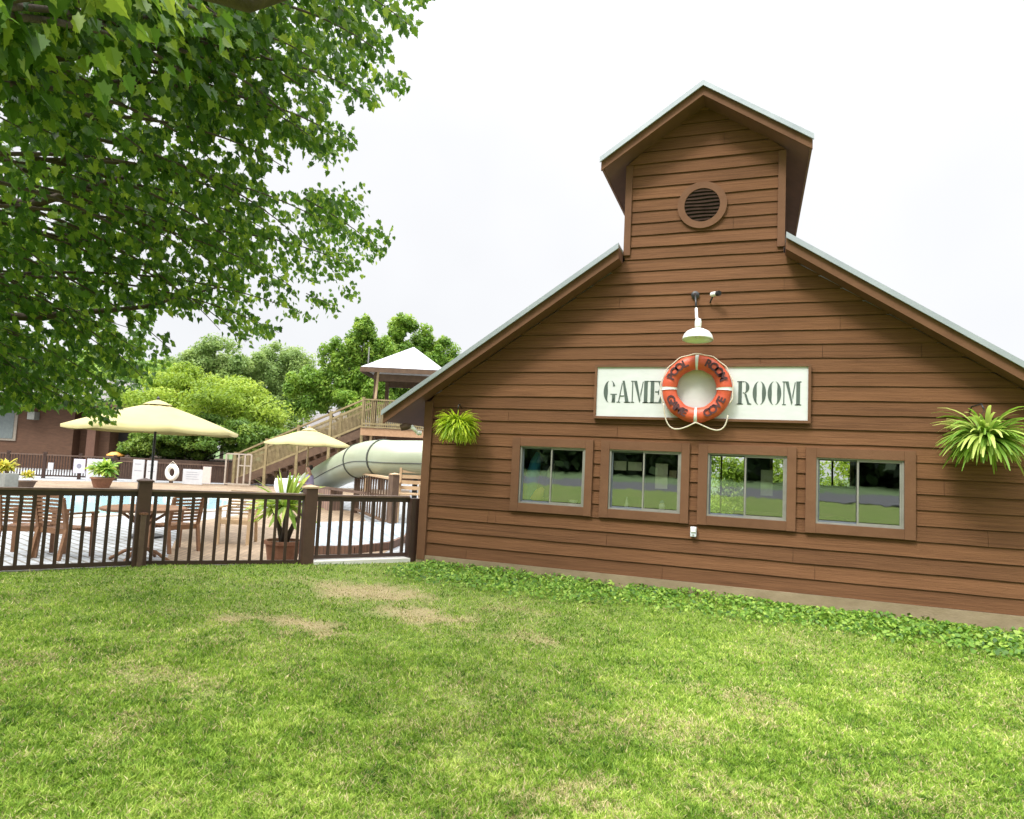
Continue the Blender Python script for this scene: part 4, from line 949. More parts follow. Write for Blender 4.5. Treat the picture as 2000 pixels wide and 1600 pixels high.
# tube slide
sl_ = thing('tube_slide', 'pale green enclosed tube slide curving down to the pool', 'water slide', atz(720, 18, PZ))
ctl = [at(905, 902, 17.2), at(830, 898, 17.2), at(770, 897, 17.4), at(738, 895, 17.9), at(708, 899, 18.9), at(672, 914, 20.4), at(640, 931, 21.8), at(610, 947, 23)]
def spline(P, n=10):
    out = []
    for i in range(len(P)-1):
        p0 = P[max(i-1, 0)]; p1 = P[i]; p2 = P[i+1]; p3 = P[min(i+2, len(P)-1)]
        for k_ in range(n):
            t = k_/n; out.append(.5*((2*p1)+(p2-p0)*t+(2*p0-5*p1+4*p2-p3)*t*t+(-p0+3*p1-3*p2+p3)*t**3))
    return out+[P[-1]]
SPL = spline(ctl, 8)
def tube_shell(a, b, rad, name, m):
    MB().tube(SPL[a:b+1], rad, 28, cap=False).build(name, m, sl_, smooth=True)
RS = .485
cutsi = [0, 21, 33, len(SPL)-1]
for a, b in zip(cutsi[:-1], cutsi[1:]): tube_shell(a, b, RS, 'tube_section', m_slide)
for c_ in cutsi[1:-1]:
    d_ = (SPL[c_+1]-SPL[c_-1]).normalized()*.022
    MB().tube([SPL[c_]-d_, SPL[c_]+d_], RS+.026, 28).build('flange', m_seam, sl_)
g = MB()
sp = []
for i, p in enumerate(SPL):
    d_ = (SPL[min(i+1, len(SPL)-1)]-SPL[max(i-1, 0)]).normalized(); n2 = d_.cross(Vector((0, 0, 1))).normalized()
    if n2.dot(FW) > 0: n2 = -n2
    u2 = d_.cross(n2); u2 = u2 if u2.z > 0 else -u2
    sp.append(p+(n2*math.cos(R(12))-u2*math.sin(R(12)))*(RS+.002))
MB().tube(sp, .014, 6).build('seam', m_seam, sl_)
# open run-out trough
P_ = SPL[-1]; Q_ = at(560, 946, 24); g = MB(); vs_ = []; fs_ = []
for i, t in enumerate((0, .33, .66, 1)):
    c0 = P_.lerp(Q_, t); d_ = (Q_-P_).normalized(); n2 = d_.cross(Vector((0, 0, 1))).normalized(); u2 = n2.cross(d_)
    for k_ in range(15):
        a = R(-205+230*k_/14)
        for r_ in (.50, .46): vs_.append(c0+n2*math.cos(a)*r_+u2*math.sin(a)*r_)
for i in range(3):
    for k_ in range(14):
        o_ = i*30+k_*2; fs_ += [(o_, o_+2, o_+32, o_+30), (o_+1, o_+31, o_+33, o_+3)]
g.add(vs_, fs_).build('runout_trough', m_white, sl_, smooth=True)
for px_ in (700, 812):
    q = min(SPL, key=lambda p: abs(pix(p)[0]-px_)); MB().tube([Vector((q.x, q.y, PZ)), Vector((q.x, q.y, q.z-RS+.02))], .07, 10).build('support', m_black, sl_)

# tall wooden lookout chair right of the slide post
lc = thing('lifeguard_chair', 'tall slatted wooden chair under the slide beside the house', 'chair', atz(796, 16.5, PZ)); B = lc.location.copy()
def lp(u, v, z_): return Vector((B.x, B.y, 0))+TR*u+TF*v+Vector((0, 0, z_))
for u in (-.28, .28):
    for v in (-.25, .25): MB().bar(lp(u*1.1, v*1.1, PZ), lp(u, v, 1.18 if v > 0 else .78), .06, .06, up=TR).build('leg', m_teakpale, lc)
g = MB()
for i in range(6): g.bar(lp(-.3, -.28+i*.1, .55), lp(.3, -.28+i*.1, .55), .07, .03)
g.build('seat', m_teakpale, lc)
g = MB()
for i in range(4): g.bar(lp(-.3, .26, .68+i*.14), lp(.3, .26, .68+i*.14), .03, .09)
g.build('backrest', m_teakpale, lc)
for u in (-.3, .3): MB().bar(lp(u, -.3, .80), lp(u, .28, .80), .08, .03).build('armrest', m_teakpale, lc)
# low brick seat wall seen through the railing
lw = thing('low_wall', 'low brown block wall below the slide run-out', 'wall', atz(700, 17.5, PZ))
a, b = atz(612, 20.5, PZ), atz(655, 19.5, PZ); MB().bar(a+Vector((0, 0, .3)), b+Vector((0, 0, .3)), .4, .6).build('wall_body', paver_mat('wall_brick', (.30, .20, .15), (.24, .15, .11), (.15, .1, .08), 4), lw)
a, b = atz(605, 20.5, PZ), atz(760, 17, PZ); MB().bar(a+Vector((0, 0, .63)), b+Vector((0, 0, .63)), .16, .06).build('coping', m_railtop, lw)

# ------------------------------------------------------------------ seated person at the small umbrella
def skin_fig(name, joints, edges, m, parent, sub=2):
    me = bpy.data.meshes.new(name); o0 = root_of(parent).location
    me.from_pydata([tuple(Vector(j[0])-o0) for j in joints], edges, [])
    o = bpy.data.objects.new(name, me); col.objects.link(o); o.parent = parent
    sk = o.modifiers.new('skin', 'SKIN'); sv_ = me.skin_vertices[0].data
    for i, j in enumerate(joints): sv_[i].radius = (j[1], j[1]); sv_[i].use_root = (i == 0)
    s_ = o.modifiers.new('sub', 'SUBSURF'); s_.levels = s_.render_levels = sub
    me.materials.append(m); return o
def person_seated(label, base, face, sh, seed):
    t = thing('person', label, 'person', base); B = Vector(base); f = Vector((math.cos(face), math.sin(face), 0)); r_ = Vector((-f.y, f.x, 0)); Z = Vector((0, 0, 1))
    P = lambda a, b, c: B+f*a+r_*b+Z*c
    J = [(P(0, 0, .50), .12), (P(.02, 0, .68), .12), (P(.04, 0, .85), .14), (P(.05, 0, .97), .06), (P(.06, 0, 1.05), .05), (P(.08, 0, 1.13), .085), (P(.08, 0, 1.2), .08)]
    E = [(i, i+1) for i in range(6)]
    for s_ in (-1, 1):
        n_ = len(J); J += [(P(.03, s_*.10, .48), .08), (P(.42, s_*.13, .48), .06), (P(.46, s_*.14, .10), .04), (P(.58, s_*.14, .04), .035)]; E += [(0, n_), (n_, n_+1), (n_+1, n_+2), (n_+2, n_+3)]
        n_ = len(J); J += [(P(.04, s_*.19, .92), .05), (P(.12, s_*.24, .70), .04), (P(.33, s_*.16, .70), .03), (P(.41, s_*.13, .71), .028)]; E += [(2, n_), (n_, n_+1), (n_+1, n_+2), (n_+2, n_+3)]
    skin_fig('body', J, E, m_skin, t)
    JS = [(P(0, 0, .50), .135), (P(.02, 0, .68), .132), (P(.04, 0, .86), .150), (P(.045, 0, .93), .08)]; ES = [(0, 1), (1, 2), (2, 3)]
    for s_ in (-1, 1): n_ = len(JS); JS += [(P(.04, s_*.19, .91), .064), (P(.08, s_*.22, .80), .058)]; ES += [(2, n_), (n_, n_+1)]
    skin_fig('shirt', JS, ES, sh, t)
    skin_fig('hair', [(P(.05, 0, 1.24), .085), (P(.02, 0, 1.17), .08), (P(.0, 0, 1.08), .05)], [(0, 1), (1, 2)], m_hair, t)
    skin_fig('shorts', [(P(0, 0, .49), .14), (P(.05, .11, .485), .09), (P(.32, .13, .485), .08), (P(.05, -.11, .485), .09), (P(.32, -.13, .485), .08)], [(0, 1), (1, 2), (0, 3), (3, 4)], m_navy, t)
    return t
pb = atz(603, 20.6, PZ+.0); pb.z = PZ+.02; person_seated('person with dark hair in a lavender shirt seated under the smaller umbrella', pb, R(200), m_lav, 1)
bl = thing('patio_bench', 'plain wooden bench under the person in lavender', 'bench', pb)
MB().box(pb.x-.35, pb.x+.35, pb.y-.22, pb.y+.22, PZ+.33, PZ+.38).build('seat', m_teak, bl)
for sx in (-.3, .3):
    for sy in (-.17, .17): MB().box(pb.x+sx-.03, pb.x+sx+.03, pb.y+sy-.03, pb.y+sy+.03, PZ, PZ+.33).build('leg', m_teak, bl)

# ------------------------------------------------------------------ trees and hedges in the distance
def cloud_tree(name, label, base, clumps, n, size, m, trunk=None, cat='tree', seed=1, group=None, dens=.55):
    """clumps: (dx,dy,z,rx,ry,rz) ellipsoids round the base; leaf faces spread through them with uneven lumps"""
    r_ = np.random.default_rng(seed); t = thing(name, label, cat, base, group); B = np.array(base)
    vol = np.array([c[3]*c[5] for c in clumps]); cnt = (n*vol/vol.sum()).astype(int); Ps = []; Ts = []; Ns = []
    for c, k_ in zip(clumps, cnt):
        nb = max(10, int(26)); sub = r_.normal(size=(nb, 3)); sub /= np.linalg.norm(sub, axis=1)[:, None]
        sr = r_.uniform(.22, .45, nb); sc_ = sub*r_.uniform(.5, .95, (nb, 1)); stt = r_.random(nb)
        w_ = r_.integers(0, nb, k_); d = r_.normal(size=(k_, 3)); d /= np.linalg.norm(d, axis=1)[:, None]
        rad = r_.random(k_)**dens
        q = sc_[w_]+d*(rad*sr[w_])[:, None]; q = q*np.array([c[3], c[4], c[5]])+np.array([c[0], c[1], c[2]])
        Ps.append(q+B); Ts.append(np.clip(.55*stt[w_]+.45*r_.random(k_), 0, 1)); Ns.append(d)
    P = np.concatenate(Ps); T = np.concatenate(Ts); N = np.concatenate(Ns); k_ = len(P)
    N = N*.8+np.array([0, 0, .5])+r_.normal(size=(k_, 3))*.55; N /= np.linalg.norm(N, axis=1)[:, None]
    a = np.cross(N, r_.normal(size=(k_, 3))); a /= np.linalg.norm(a, axis=1)[:, None]; b = np.cross(N, a)
    s_ = r_.uniform(.6, 1.3, (k_, 1))*size
    V = np.stack([P-a*s_, P+b*s_*.45, P+a*s_, P-b*s_*.45], 1).reshape(-1, 3)
    F = np.arange(k_*4).reshape(k_, 4)
    fast_mesh('crown', V, [F], m, np.repeat(T, 4), t)
    g = MB(); Bv = Vector(base)
    top = max(c[2] for c in clumps)
    tr_ = trunk or .18
    g.tube([Bv, Bv+Vector((.1, 0, top*.35)), Bv+Vector((-.05, .1, top*.7))], [tr_, tr_*.75, tr_*.4], 8)
    for c in clumps: g.tube([Bv+Vector((0, 0, top*.3)), Bv+Vector((c[0]*.5, c[1]*.5, c[2]*.75)), Bv+Vector((c[0], c[1], c[2]))], [tr_*.6, tr_*.35, tr_*.12], 6)
    g.build('trunk', m_bark, t, smooth=True)
    return t
m_lf1 = leaf_mat('shrub_leaf_yellow', (.10, .18, .015), (.25, .37, .035), (.42, .52, .08), .4)
m_lf2 = leaf_mat('tree_leaf_mid', (.06, .14, .015), (.17, .31, .035), (.36, .48, .08), .4)
m_lf3 = leaf_mat('tree_leaf_grey', (.11, .19, .05), (.22, .33, .09), (.36, .46, .15), .4)
m_lf4 = leaf_mat('hedge_leaf', (.04, .10, .012), (.12, .22, .025), (.27, .37, .06), .3)
def wc(lst, t):   # clump list given as (px, py, rpx_x, rpx_y) at depth t relative to a base
    return lst
def clumps_from(base, lst, t):
    out = []
    for x, y, rx_, ry_ in lst:
        p = at(x, y, t)-Vector(base); rr_ = rx_*t/FPX; out.append((p.x, p.y+random.uniform(-.5, .5), p.z, rr_, rr_*.9, ry_*t/FPX))
    return out
def px_tree(name, label, x, t, lst, n, size, m, **k):
    b = atz(x, t, PZ if t < 60 else -.4); return cloud_tree(name, label, b, clumps_from(b, lst, t), n, size, m, **k)
px_tree('weeping_tree', 'broad yellow green weeping tree behind the large umbrella', 385, 36, [(400, 790, 150, 62), (300, 800, 85, 60), (480, 815, 75, 62), (350, 745, 70, 34), (430, 760, 90, 36), (520, 835, 45, 45)], 60000, .09, m_lf1, seed=3)
px_tree('hedge', 'dense darker hedge along the fence behind the pool', 380, 33.5, [(262, 868, 40, 28), (310, 862, 50, 34), (370, 862, 60, 34), (430, 862, 60, 34), (490, 858, 48, 40), (540, 862, 40, 30), (340, 845, 60, 26), (440, 835, 60, 26)], 60000, .085, m_lf4, cat='hedge', seed=4, trunk=.06)
px_tree('round_tree', 'distant round grey green tree rising above the weeping tree', 430, 62, [(430, 705, 66, 44), (385, 730, 64, 48), (470, 735, 56, 54), (330, 735, 60, 40)], 44000, .15, m_lf3, seed=5)
px_tree('sparse_tree', 'distant sparse grey tree right of the round one', 545, 66, [(540, 712, 46, 42), (580, 738, 44, 46), (520, 755, 50, 54), (610, 765, 44, 40), (560, 785, 60, 40)], 42000, .15, m_lf3, seed=6)
px_tree('dark_tree', 'dark green tree half hidden behind the maple boughs', 250, 55, [(230, 730, 90, 55), (160, 740, 80, 60), (300, 735, 60, 42), (60, 750, 110, 60)], 50000, .14, m_lf2, seed=7)
px_tree('tower_tree', 'tall leafy tree just left of the slide tower', 690, 42, [(702, 672, 36, 42), (690, 725, 60, 52), (650, 755, 64, 46), (600, 768, 50, 48), (745, 745, 55, 55), (718, 642, 24, 24), (665, 700, 34, 34), (740, 690, 30, 40), (690, 790, 70, 34)], 70000, .115, m_lf2, seed=8, trunk=.22)
px_tree('tall_tree', 'loose crowned tree showing behind the tower roof', 810, 48, [(800, 662, 46, 40), (845, 690, 42, 38), (780, 740, 64, 64), (830, 740, 54, 54), (785, 640, 28, 24), (880, 715, 28, 26), (755, 690, 34, 40)], 60000, .12, m_lf2, seed=9, trunk=.22)
px_tree('shrub', 'low rounded shrub below the grey roof', 560, 40, [(565, 835, 40, 28), (530, 850, 35, 30)], 9000, .08, m_lf4, cat='shrub', seed=10, trunk=.05)
for i, (hx, hy) in enumerate(((-.6, 12), (1.6, 12.5), (3.8, 12))):
    cloud_tree('shrub', ('leafy shrub behind the house left of the door line', 'leafy shrub behind the house seen through the back door', 'leafy shrub behind the house at the far right window')[i], (hx, hy, -.2), [(0, 0, 1.2, 1.5, .8, 1.5)], 7000, .07, m_lf1, cat='shrub', seed=120+i, trunk=.05)
# woods seen only in the window glass
g = MB(); r2 = np.random.default_rng(77); k_ = 60000
ang = r2.uniform(-95, 95, k_); P = np.stack([ang, -84+r2.normal(size=k_)*3, 1+r2.random(k_)**.8*(11+3*np.sin(ang*.13)+2*np.sin(ang*.31))], 1)
N = r2.normal(size=(k_, 3)); a = np.cross(N, r2.normal(size=(k_, 3))); a /= np.linalg.norm(a, axis=1)[:, None]; b = np.cross(N, a); b /= np.linalg.norm(b, axis=1)[:, None]; s_ = r2.uniform(.6, 1.3, (k_, 1))
V = np.stack([P-a*s_, P+b*s_*.6, P+a*s_, P-b*s_*.6], 1).reshape(-1, 3)
wd_ = fast_mesh('far_woods', V, [np.arange(k_*4).reshape(k_, 4)], leaf_mat('woods_leaf', (.012, .03, .008), (.03, .06, .015), (.06, .10, .03), .1), np.repeat(r2.random(k_), 4)); tag(wd_, kind='stuff', label='dark wood far across the road behind the viewer', cat='woods')

# ------------------------------------------------------------------ foreground maple
m_maple = leaf_mat('maple_leaf', (.016, .058, .006), (.068, .16, .014), (.28, .39, .04), .5, .42)
maple = thing('maple_tree', 'large maple whose leafy boughs hang over the upper left', 'tree', (-6.9, -8.9, -.02))
POLY = [(-400, -300), (860, -300), (842, 5), (805, 60), (780, 110), (715, 118), (700, 150), (760, 145), (795, 152), (788, 180), (740, 225), (690, 215), (640, 190), (625, 225), (655, 250), (700, 268), (690, 300), (640, 315), (585, 295), (540, 330), (520, 345), (505, 365), (560, 385), (620, 375), (700, 368), (722, 385), (700, 425), (690, 445), (735, 440), (768, 455), (752, 500), (690, 530), (610, 545), (560, 540), (560, 560), (620, 580), (680, 558), (700, 570), (665, 610), (620, 630), (600, 612), (560, 600), (520, 590), (530, 620), (600, 605), (590, 632), (545, 660), (480, 680), (440, 662), (400, 622), (330, 600), (290, 612), (300, 650), (330, 660), (350, 668), (340, 700), (300, 740), (250, 780), (215, 838), (190, 835), (150, 800), (90, 795), (40, 800), (-400, 830)]
PX = np.array([p[0] for p in POLY], float); PY = np.array([p[1] for p in POLY], float)
def inside(x, y):
    c = np.zeros(x.shape, bool); j = len(POLY)-1
    for i in range(len(POLY)):
        cond = ((PY[i] > y) != (PY[j] > y)) & (x < (PX[j]-PX[i])*(y-PY[i])/(PY[j]-PY[i]+1e-9)+PX[i]); c ^= cond; j = i
    return c
def tdepth(x, y): return 1.55+.0041*np.maximum(x, -100)+.0056*np.maximum(y, 0)
r3 = np.random.default_rng(5)
TIPS = [(835, -10), (800, 50), (745, 105), (788, 170), (735, 200), (690, 285), (640, 295), (600, 270), (715, 385), (660, 410), (762, 460), (745, 490), (690, 520), (695, 570), (655, 600), (590, 612), (570, 560), (545, 650), (480, 668), (430, 645), (340, 595), (330, 680), (280, 740), (210, 820), (240, 770), (150, 790), (80, 790), (20, 790), (-60, 760), (560, 330), (520, 450), (460, 560), (380, 560), (300, 560), (200, 640), (120, 700), (100, 600), (620, 120), (560, 40), (500, 200), (420, 320), (360, 440), (250, 500), (150, 450), (60, 350), (300, 250), (420, 120), (300, 80), (200, 180), (100, 200), (60, 80), (180, 40), (350, 20), (470, 70), (30, 520), (680, 30), (640, 210), (560, 250), (480, 400), (600, 480), (660, 450), (20, 680), (600, 160), (540, 120), (440, 240), (330, 340), (230, 380), (140, 560), (250, 640), (360, 620), (380, 500), (430, 480), (520, 530), (320, 160), (240, 60), (120, 110), (40, 250), (160, 300), (30, 720), (100, 750), (170, 750), (60, 660), (230, 700), (140, 640), (200, 580), (90, 790), (0, 780), (190, 800), (280, 690)]
limbs = MB(); twigs = []                       # twig: position, direction
root3 = at(-700, 250, 4.6)
for i, (tx, ty) in enumerate(TIPS):
    far = tx > 500
    for rep in range(4 if far else 3):
        jx, jy = (0, 0) if rep == 0 else r3.normal(size=2)*(14 if far else 30)
        t1 = float(tdepth(np.float64(tx), np.float64(ty)))*(1+(.0 if rep == 0 else r3.uniform(.05, .45)))
        e = at(tx+jx, ty+jy, t1)
        # start up the branch: towards the trunk side, higher
        sx_, sy_ = tx-r3.uniform(380, 620), ty-r3.uniform(60, 260)
        s0 = at(sx_, sy_, max(1.3, float(tdepth(np.float64(max(sx_, -300)), np.float64(max(sy_, 0))))*1.05)+.25)
        mdl = s0.lerp(e, .5)+Vector((0, 0, .12*(e-s0).length))
        pts = [s0*(1-u)**2+mdl*2*u*(1-u)+e*u*u for u in np.linspace(0, 1, 12)]
        if rep == 0:
            pp_ = [pix(q) for q in pts]; k0 = next((k_ for k_ in range(12) if all(bool(inside(np.array([a_]), np.array([b_]))[0]) or a_ < -40 or b_ < -40 for a_, b_ in pp_[k_:-1])), 10)
            if k0 < 10: limbs.tube(pts[k0:], list(np.linspace(.014, .003, 12))[k0:], 5)
        ln = (e-s0).length; nt_ = int(ln/.055)
        for k_ in range(nt_):
            u = .12+.88*(k_+.5)/nt_; p = s0*(1-u)**2+mdl*2*u*(1-u)+e*u*u; tg = ((mdl-s0)*2*(1-u)+(e-mdl)*2*u).normalized()
            twigs.append((p, tg, (.30*(1-u)**.6+.07)*(.8 if far else 1)))
LV = []; LT = []
# maple leaf outline (unit, base at origin, tip at +x); half with folds
half = [(0, 0), (.06, .16), (-.04, .34), (.20, .33), (.24, .56), (.40, .40), (.52, .47), (.58, .27), (.74, .22), (.80, .10), (1.0, 0)]
hl = np.array([(x, y, 0.0) for x, y in half]); nh = len(hl)
pos = []; dirs = []; nor = []; sz = []; tt = []
for p, tg, sp_ in twigs:
    sdv = tg.cross(Vector((0, 0, 1))).normalized()
    for q in range(3):
        sgn = 1 if (q % 2) else -1
        dvec = (tg*r3.uniform(.2, 1)+sdv*sgn*r3.uniform(.3, 1)+Vector((0, 0, r3.uniform(-.7, .35)))).normalized()
        lp_ = p+dvec*r3.uniform(.02, sp_)
        d = (dvec*.55+Vector((r3.normal()*.3+.35, r3.normal()*.35, r3.uniform(-1.5, -.3)))).normalized()
        pos.append(lp_); dirs.append(d); sz.append(.032+.050*r3.beta(1.6, 2.2)); nor.append(Vector((r3.normal()*.9, r3.normal()*.9-.1, r3.uniform(.1, 1))))
        tt.append(np.clip(r3.beta(2, 2.6), 0, 1))
# filler leaves through the depth of the crown
kf = 15000; fx_ = r3.uniform(-150, 760, kf); fy_ = r3.uniform(-60, 830, kf)
den = np.clip(1.25-(fx_/720)**2*.9-.25*vnoise(fx_, fy_, .02, 40)*2, 0, 1)
fx_[:3500] = r3.uniform(-100, 290, 3500); fy_[:3500] = r3.uniform(560, 810, 3500)
keep = inside(fx_+r3.normal(size=kf)*8, fy_+r3.normal(size=kf)*8) & (r3.random(kf) < den) & (vnoise(fx_, fy_, .022, 41)+.6*vnoise(fx_, fy_, .05, 42) > .48)
for x_, y_ in zip(fx_[keep], fy_[keep]):
    t1 = float(tdepth(np.float64(x_), np.float64(y_)))*r3.uniform(1.0, 1.7)+.1
    pos.append(at(x_, y_, t1)); dirs.append(Vector((r3.normal()*.6+.3, r3.normal()*.6, r3.uniform(-1.1, .1))).normalized()); sz.append(r3.uniform(.045, .09)); nor.append(Vector((r3.normal()*.6, r3.normal()*.6-.3, 1))); tt.append(float(np.clip(r3.beta(1.6, 3.2), 0, 1)))
pos = np.array([tuple(p) for p in pos]); D = np.array([tuple(d) for d in dirs]); N = np.array([tuple(n_) for n_ in nor]); sz = np.array(sz); tt = np.array(tt)
dc = pos-np.array(CAM); w_ = dc@np.array(FW); px_ = 1000+FPX*(dc@np.array(RT))/w_
py_ = 800-FPX*(dc@np.array(UP))/w_
jit = 11*(px_ > 250)
ok = (w_ > 1.25) & (inside(px_+r3.normal(size=len(px_))*jit, py_+r3.normal(size=len(px_))*jit) | (px_ < -50)) & ~((px_ > 520) & (r3.random(len(px_)) < .28)) & ~((py_ > 760) & (px_ > 235))
# sky holes between the layers of boughs
hole = (vnoise(px_, py_, .03, 51)*.6+vnoise(px_, py_, .08, 52)*.55) > .76
hole2 = (vnoise(px_, py_, .075, 53)*.55+vnoise(px_, py_, .15, 54)*.5) > .63
ok &= ~((hole | hole2) & (px_ < 600) & ~((px_ < 270) & (py_ > 670)) & (r3.random(len(px_)) < .97))
pos, D, N, sz, tt = pos[ok], D[ok], N[ok], sz[ok], tt[ok]
N -= D*(N*D).sum(1)[:, None]; N /= np.linalg.norm(N, axis=1)[:, None]; B_ = np.cross(N, D); nl = len(pos)
Vh = []
for s_ in (1, -1):
    x = hl[:, 0][None, :, None]; y = hl[:, 1][None, :, None]*s_
    fold = np.abs(hl[:, 1])[None, :, None]*.35; curl = -(hl[:, 0][None, :, None]**2)*.18
    Vh.append(pos[:, None, :]+(D[:, None, :]*x+B_[:, None, :]*y*.82+N[:, None, :]*(fold+curl))*sz[:, None, None]*1.15)
V = np.concatenate([Vh[0].reshape(-1, 3), Vh[1].reshape(-1, 3)])
F1_ = np.arange(nl*nh).reshape(nl, nh); F2_ = (np.arange(nl*nh).reshape(nl, nh)+nl*nh)[:, ::-1]
fast_mesh('crown', V, [F1_, F2_], m_maple, np.concatenate([np.repeat(tt, nh)]*2), maple)
print('maple leaves', nl)
limbs.build('branches', m_bark, maple, smooth=True)
tb_ = Vector((-6.9, -8.9, -.05)); crown_c = at(-260, 120, 4.0)
MB().tube([tb_, tb_+Vector((.05, 0, 1.2)), tb_+Vector((.15, .1, 2.4)), tb_+Vector((.5, .2, 4.0)), tb_+Vector((.9, .3, 6.0))], [.24, .19, .17, .13, .06], 14).build('trunk', m_bark, maple, smooth=True)
g = MB()
for (x_, y_, t_) in ((-250, 60, 3.0), (-300, 350, 4.2), (-250, 600, 5.5)):
    e = at(x_, y_, t_); s0 = tb_+Vector((.15, .1, 2.4)); g.tube([s0, s0.lerp(e, .5)+Vector((0, 0, .3)), e], [.10, .07, .04], 10)
g.tube([at(-250, 60, 3.0), at(150, -90, 2.4), at(330, -45, 2.0), at(480, -4, 1.9), at(650, -50, 2.3), at(760, -200, 3)], [.04, .04, .04, .038, .03, .02], 10)
g.tube([at(-300, 350, 4.2), at(60, 400, 4.4), at(300, 330, 4.9), at(480, 350, 5.8)], [.04, .03, .018, .008], 8)
g.tube([at(-250, 600, 5.5), at(60, 620, 5.8), at(280, 600, 6.2), at(430, 560, 6.8)], [.05, .035, .02, .008], 8)
g.build('limb', m_bark, maple, smooth=True)

# ------------------------------------------------------------------ grass blades
def grass_mat():
    m, n, b = node_mat('grass_blade'); b.inputs['Roughness'].default_value = .6; b.inputs['Specular IOR Level'].default_value = .25
    a = n.nodes.new('ShaderNodeAttribute'); a.attribute_name = 'tint'; d = n.nodes.new('ShaderNodeAttribute'); d.attribute_name = 'dry'
    r = n.nodes.new('ShaderNodeValToRGB'); e = r.color_ramp.elements; e[0].color = (.04, .11, .012, 1); e[1].color = (.60, .69, .16, 1); k_ = e.new(.5); k_.color = (.225, .37, .034, 1)
    r2_ = n.nodes.new('ShaderNodeValToRGB'); e = r2_.color_ramp.elements; e[0].color = (.40, .31, .14, 1); e[1].color = (.80, .66, .42, 1)
    mx = n.nodes.new('ShaderNodeMixRGB'); n.links.new(a.outputs['Fac'], r.inputs[0]); n.links.new(a.outputs['Fac'], r2_.inputs[0])
    n.links.new(d.outputs['Fac'], mx.inputs[0]); n.links.new(r.outputs[0], mx.inputs[1]); n.links.new(r2_.outputs[0], mx.inputs[2]); n.links.new(mx.outputs[0], b.inputs['Base Color'])
    tr = n.nodes.new('ShaderNodeBsdfTranslucent'); ms = n.nodes.new('ShaderNodeMixShader'); ms.inputs[0].default_value = .35
    n.links.new(mx.outputs[0], tr.inputs['Color']); n.links.new(b.outputs[0], ms.inputs[1]); n.links.new(tr.outputs[0], ms.inputs[2]); n.links.new(ms.outputs[0], n.nodes['Material Output'].inputs['Surface'])
    return m
NB_ = 520000; r4 = np.random.default_rng(99)
gx_ = r4.uniform(-120, 2120, NB_); gy_ = 1080+(r4.random(NB_)**.9)*600
fw, rt_, up_ = np.array(FW), np.array(RT), np.array(UP)
dr = fw[None]+((gx_-1000)/FPX)[:, None]*rt_-((gy_-800)/FPX)[:, None]*up_
tq = (-.03-CAM.z)/dr[:, 2]; G = np.array(CAM)[None]+dr*tq[:, None]
G[:, :2] += r4.normal(size=(NB_, 2))*.02
# keep on the lawn side of the fence and wall
bx_ = np.array([p.x for p in back[2:10]]); by_ = np.array([p.y for p in back[2:10]]); o_ = np.argsort(bx_)
lim = np.interp(G[:, 0], bx_[o_], by_[o_])
ok = (G[:, 1] < lim-.03-.03*r4.random(NB_)) & (G[:, 0] > -10) & (G[:, 0] < 6)
G = G[ok]; n_ = len(G); dry = dryness(G[:, 0], G[:, 1])
G[:, 2] = -.012-.0135*np.clip(G[:, 0]+3.73, 0, 9)+bumps(G[:, 0], G[:, 1])-.01
hgt = (.011+.018*r4.random(n_)**1.5)*(1-.5*dry)*(.55+.5*vnoise(G[:, 0], G[:, 1], 5, 61)+.7*vnoise(G[:, 0], G[:, 1], 22, 62)); dist = np.linalg.norm(G-np.array(CAM), axis=1)
wid = (.0018+.0020*r4.random(n_))*(1+.14*np.clip(dist-3, 0, 8))
an = r4.uniform(0, 2*np.pi, n_); dx_ = np.stack([np.cos(an), np.sin(an), np.zeros(n_)], 1); la = r4.uniform(0, 2*np.pi, n_)
lean = np.stack([np.cos(la), np.sin(la), np.zeros(n_)], 1)*(hgt*r4.uniform(.2, 1.5, n_))[:, None]
up3 = np.array([0, 0, 1.0])[None]
V = np.stack([G-dx_*wid[:, None], G+dx_*wid[:, None], G+dx_*wid[:, None]*.8+lean*.35+up3*hgt[:, None]*.6, G-dx_*wid[:, None]*.8+lean*.35+up3*hgt[:, None]*.6, G+lean+up3*hgt[:, None]], 1).reshape(-1, 3)
bi_ = np.arange(n_)*5
Fq = np.stack([bi_, bi_+1, bi_+2, bi_+3], 1); Ft = np.stack([bi_+3, bi_+2, bi_+4], 1)
tn = np.clip(r4.beta(1.6, 1.8, n_)*.6+.35*(vnoise(G[:, 0], G[:, 1], 4, 71)-.3)+.4*(vnoise(G[:, 0], G[:, 1], 24, 72)-.3)+.3*(vnoise(G[:, 0], G[:, 1], 47, 73)-.4), 0, 1)
db = (r4.random(n_) < (dry*.95+.06)).astype(float)*r4.uniform(.5, 1, n_)
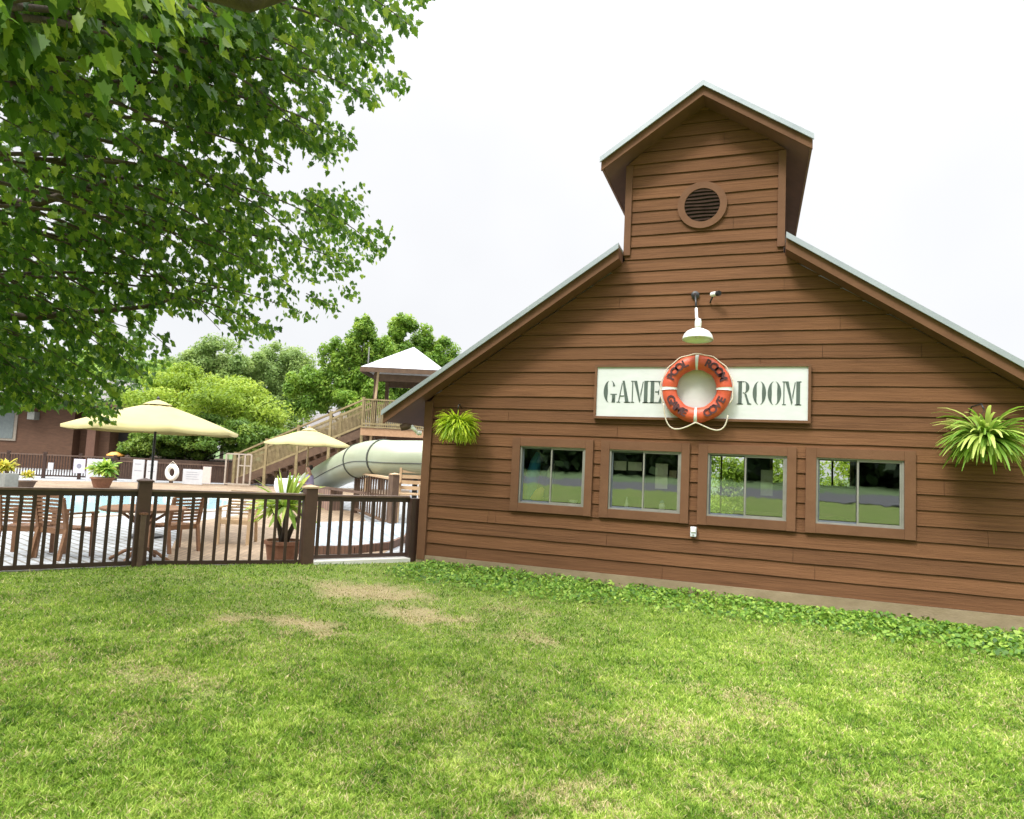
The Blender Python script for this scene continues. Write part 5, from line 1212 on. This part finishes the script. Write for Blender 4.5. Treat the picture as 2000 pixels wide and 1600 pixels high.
gr = fast_mesh('grass', V, [Fq, Ft], grass_mat(), np.repeat(tn, 5), colr=np.repeat(db, 5)); tag(gr, kind='stuff', label='short mown lawn grass with dry straw coloured patches', cat='grass')
print('blades', n_)
# broad-leaved ground cover along the foot of the wall
NI = 27000; ix = r4.uniform(-3.6, 4.6, NI); wdt = .42+.055*(ix+3.6)+.22*(vnoise(ix, ix*0, 1.3, 81)-.5); wdt = wdt+np.clip(.9-.25*(ix+2.2)**2, 0, .9)*.55+.5
iy = -.03-wdt*r4.random(NI)**.9
dens = np.clip(1.2-np.abs(iy)/wdt, 0, 1)*(vnoise(ix, iy, 3.5, 82) > .28); iy = iy-.35*(r4.random(NI) < .10)*r4.random(NI); keep = r4.random(NI) < dens*(.35+1.0*vnoise(ix, iy, 9, 84))+.07; ix, iy = ix[keep], iy[keep]; n_ = len(ix)
iz = -.012-.0135*np.clip(ix+3.73, 0, 9)+r4.random(n_)*(.045+.05*vnoise(ix, iy, 3, 83))
P = np.stack([ix, iy, iz], 1); N = np.stack([r4.normal(size=n_)*.75, r4.normal(size=n_)*.7-.3, np.ones(n_)], 1); N /= np.linalg.norm(N, axis=1)[:, None]
a = np.cross(N, r4.normal(size=(n_, 3))); a /= np.linalg.norm(a, axis=1)[:, None]; b = np.cross(N, a); s_ = r4.uniform(.010, .027, n_)[:, None]*(1+.05*np.clip(ix, 0, 5))[:, None]
ring = [(-1, 0), (-.5, .55), (.2, .62), (.75, .35), (1.15, 0), (.75, -.35), (.2, -.62), (-.5, -.55)]
V = np.stack([P+a*s_*u+b*s_*v+N*s_*(abs(v)*.35-.15*u*u) for u, v in ring], 1).reshape(-1, 3)
m_ivy = leaf_mat('ground_cover_leaf', (.025, .085, .010), (.13, .27, .022), (.40, .54, .10), .3)
ic = fast_mesh('ground_cover', V, [np.arange(n_*8).reshape(n_, 8)], m_ivy, np.repeat(np.clip(r4.beta(2, 2, n_), 0, 1), 8)); tag(ic, kind='stuff', label='low broad leaved weeds along the foot of the wall', cat='ground cover')
scene.render.engine = 'CYCLES'
scene.cycles.max_bounces = 8; scene.cycles.transparent_max_bounces = 12
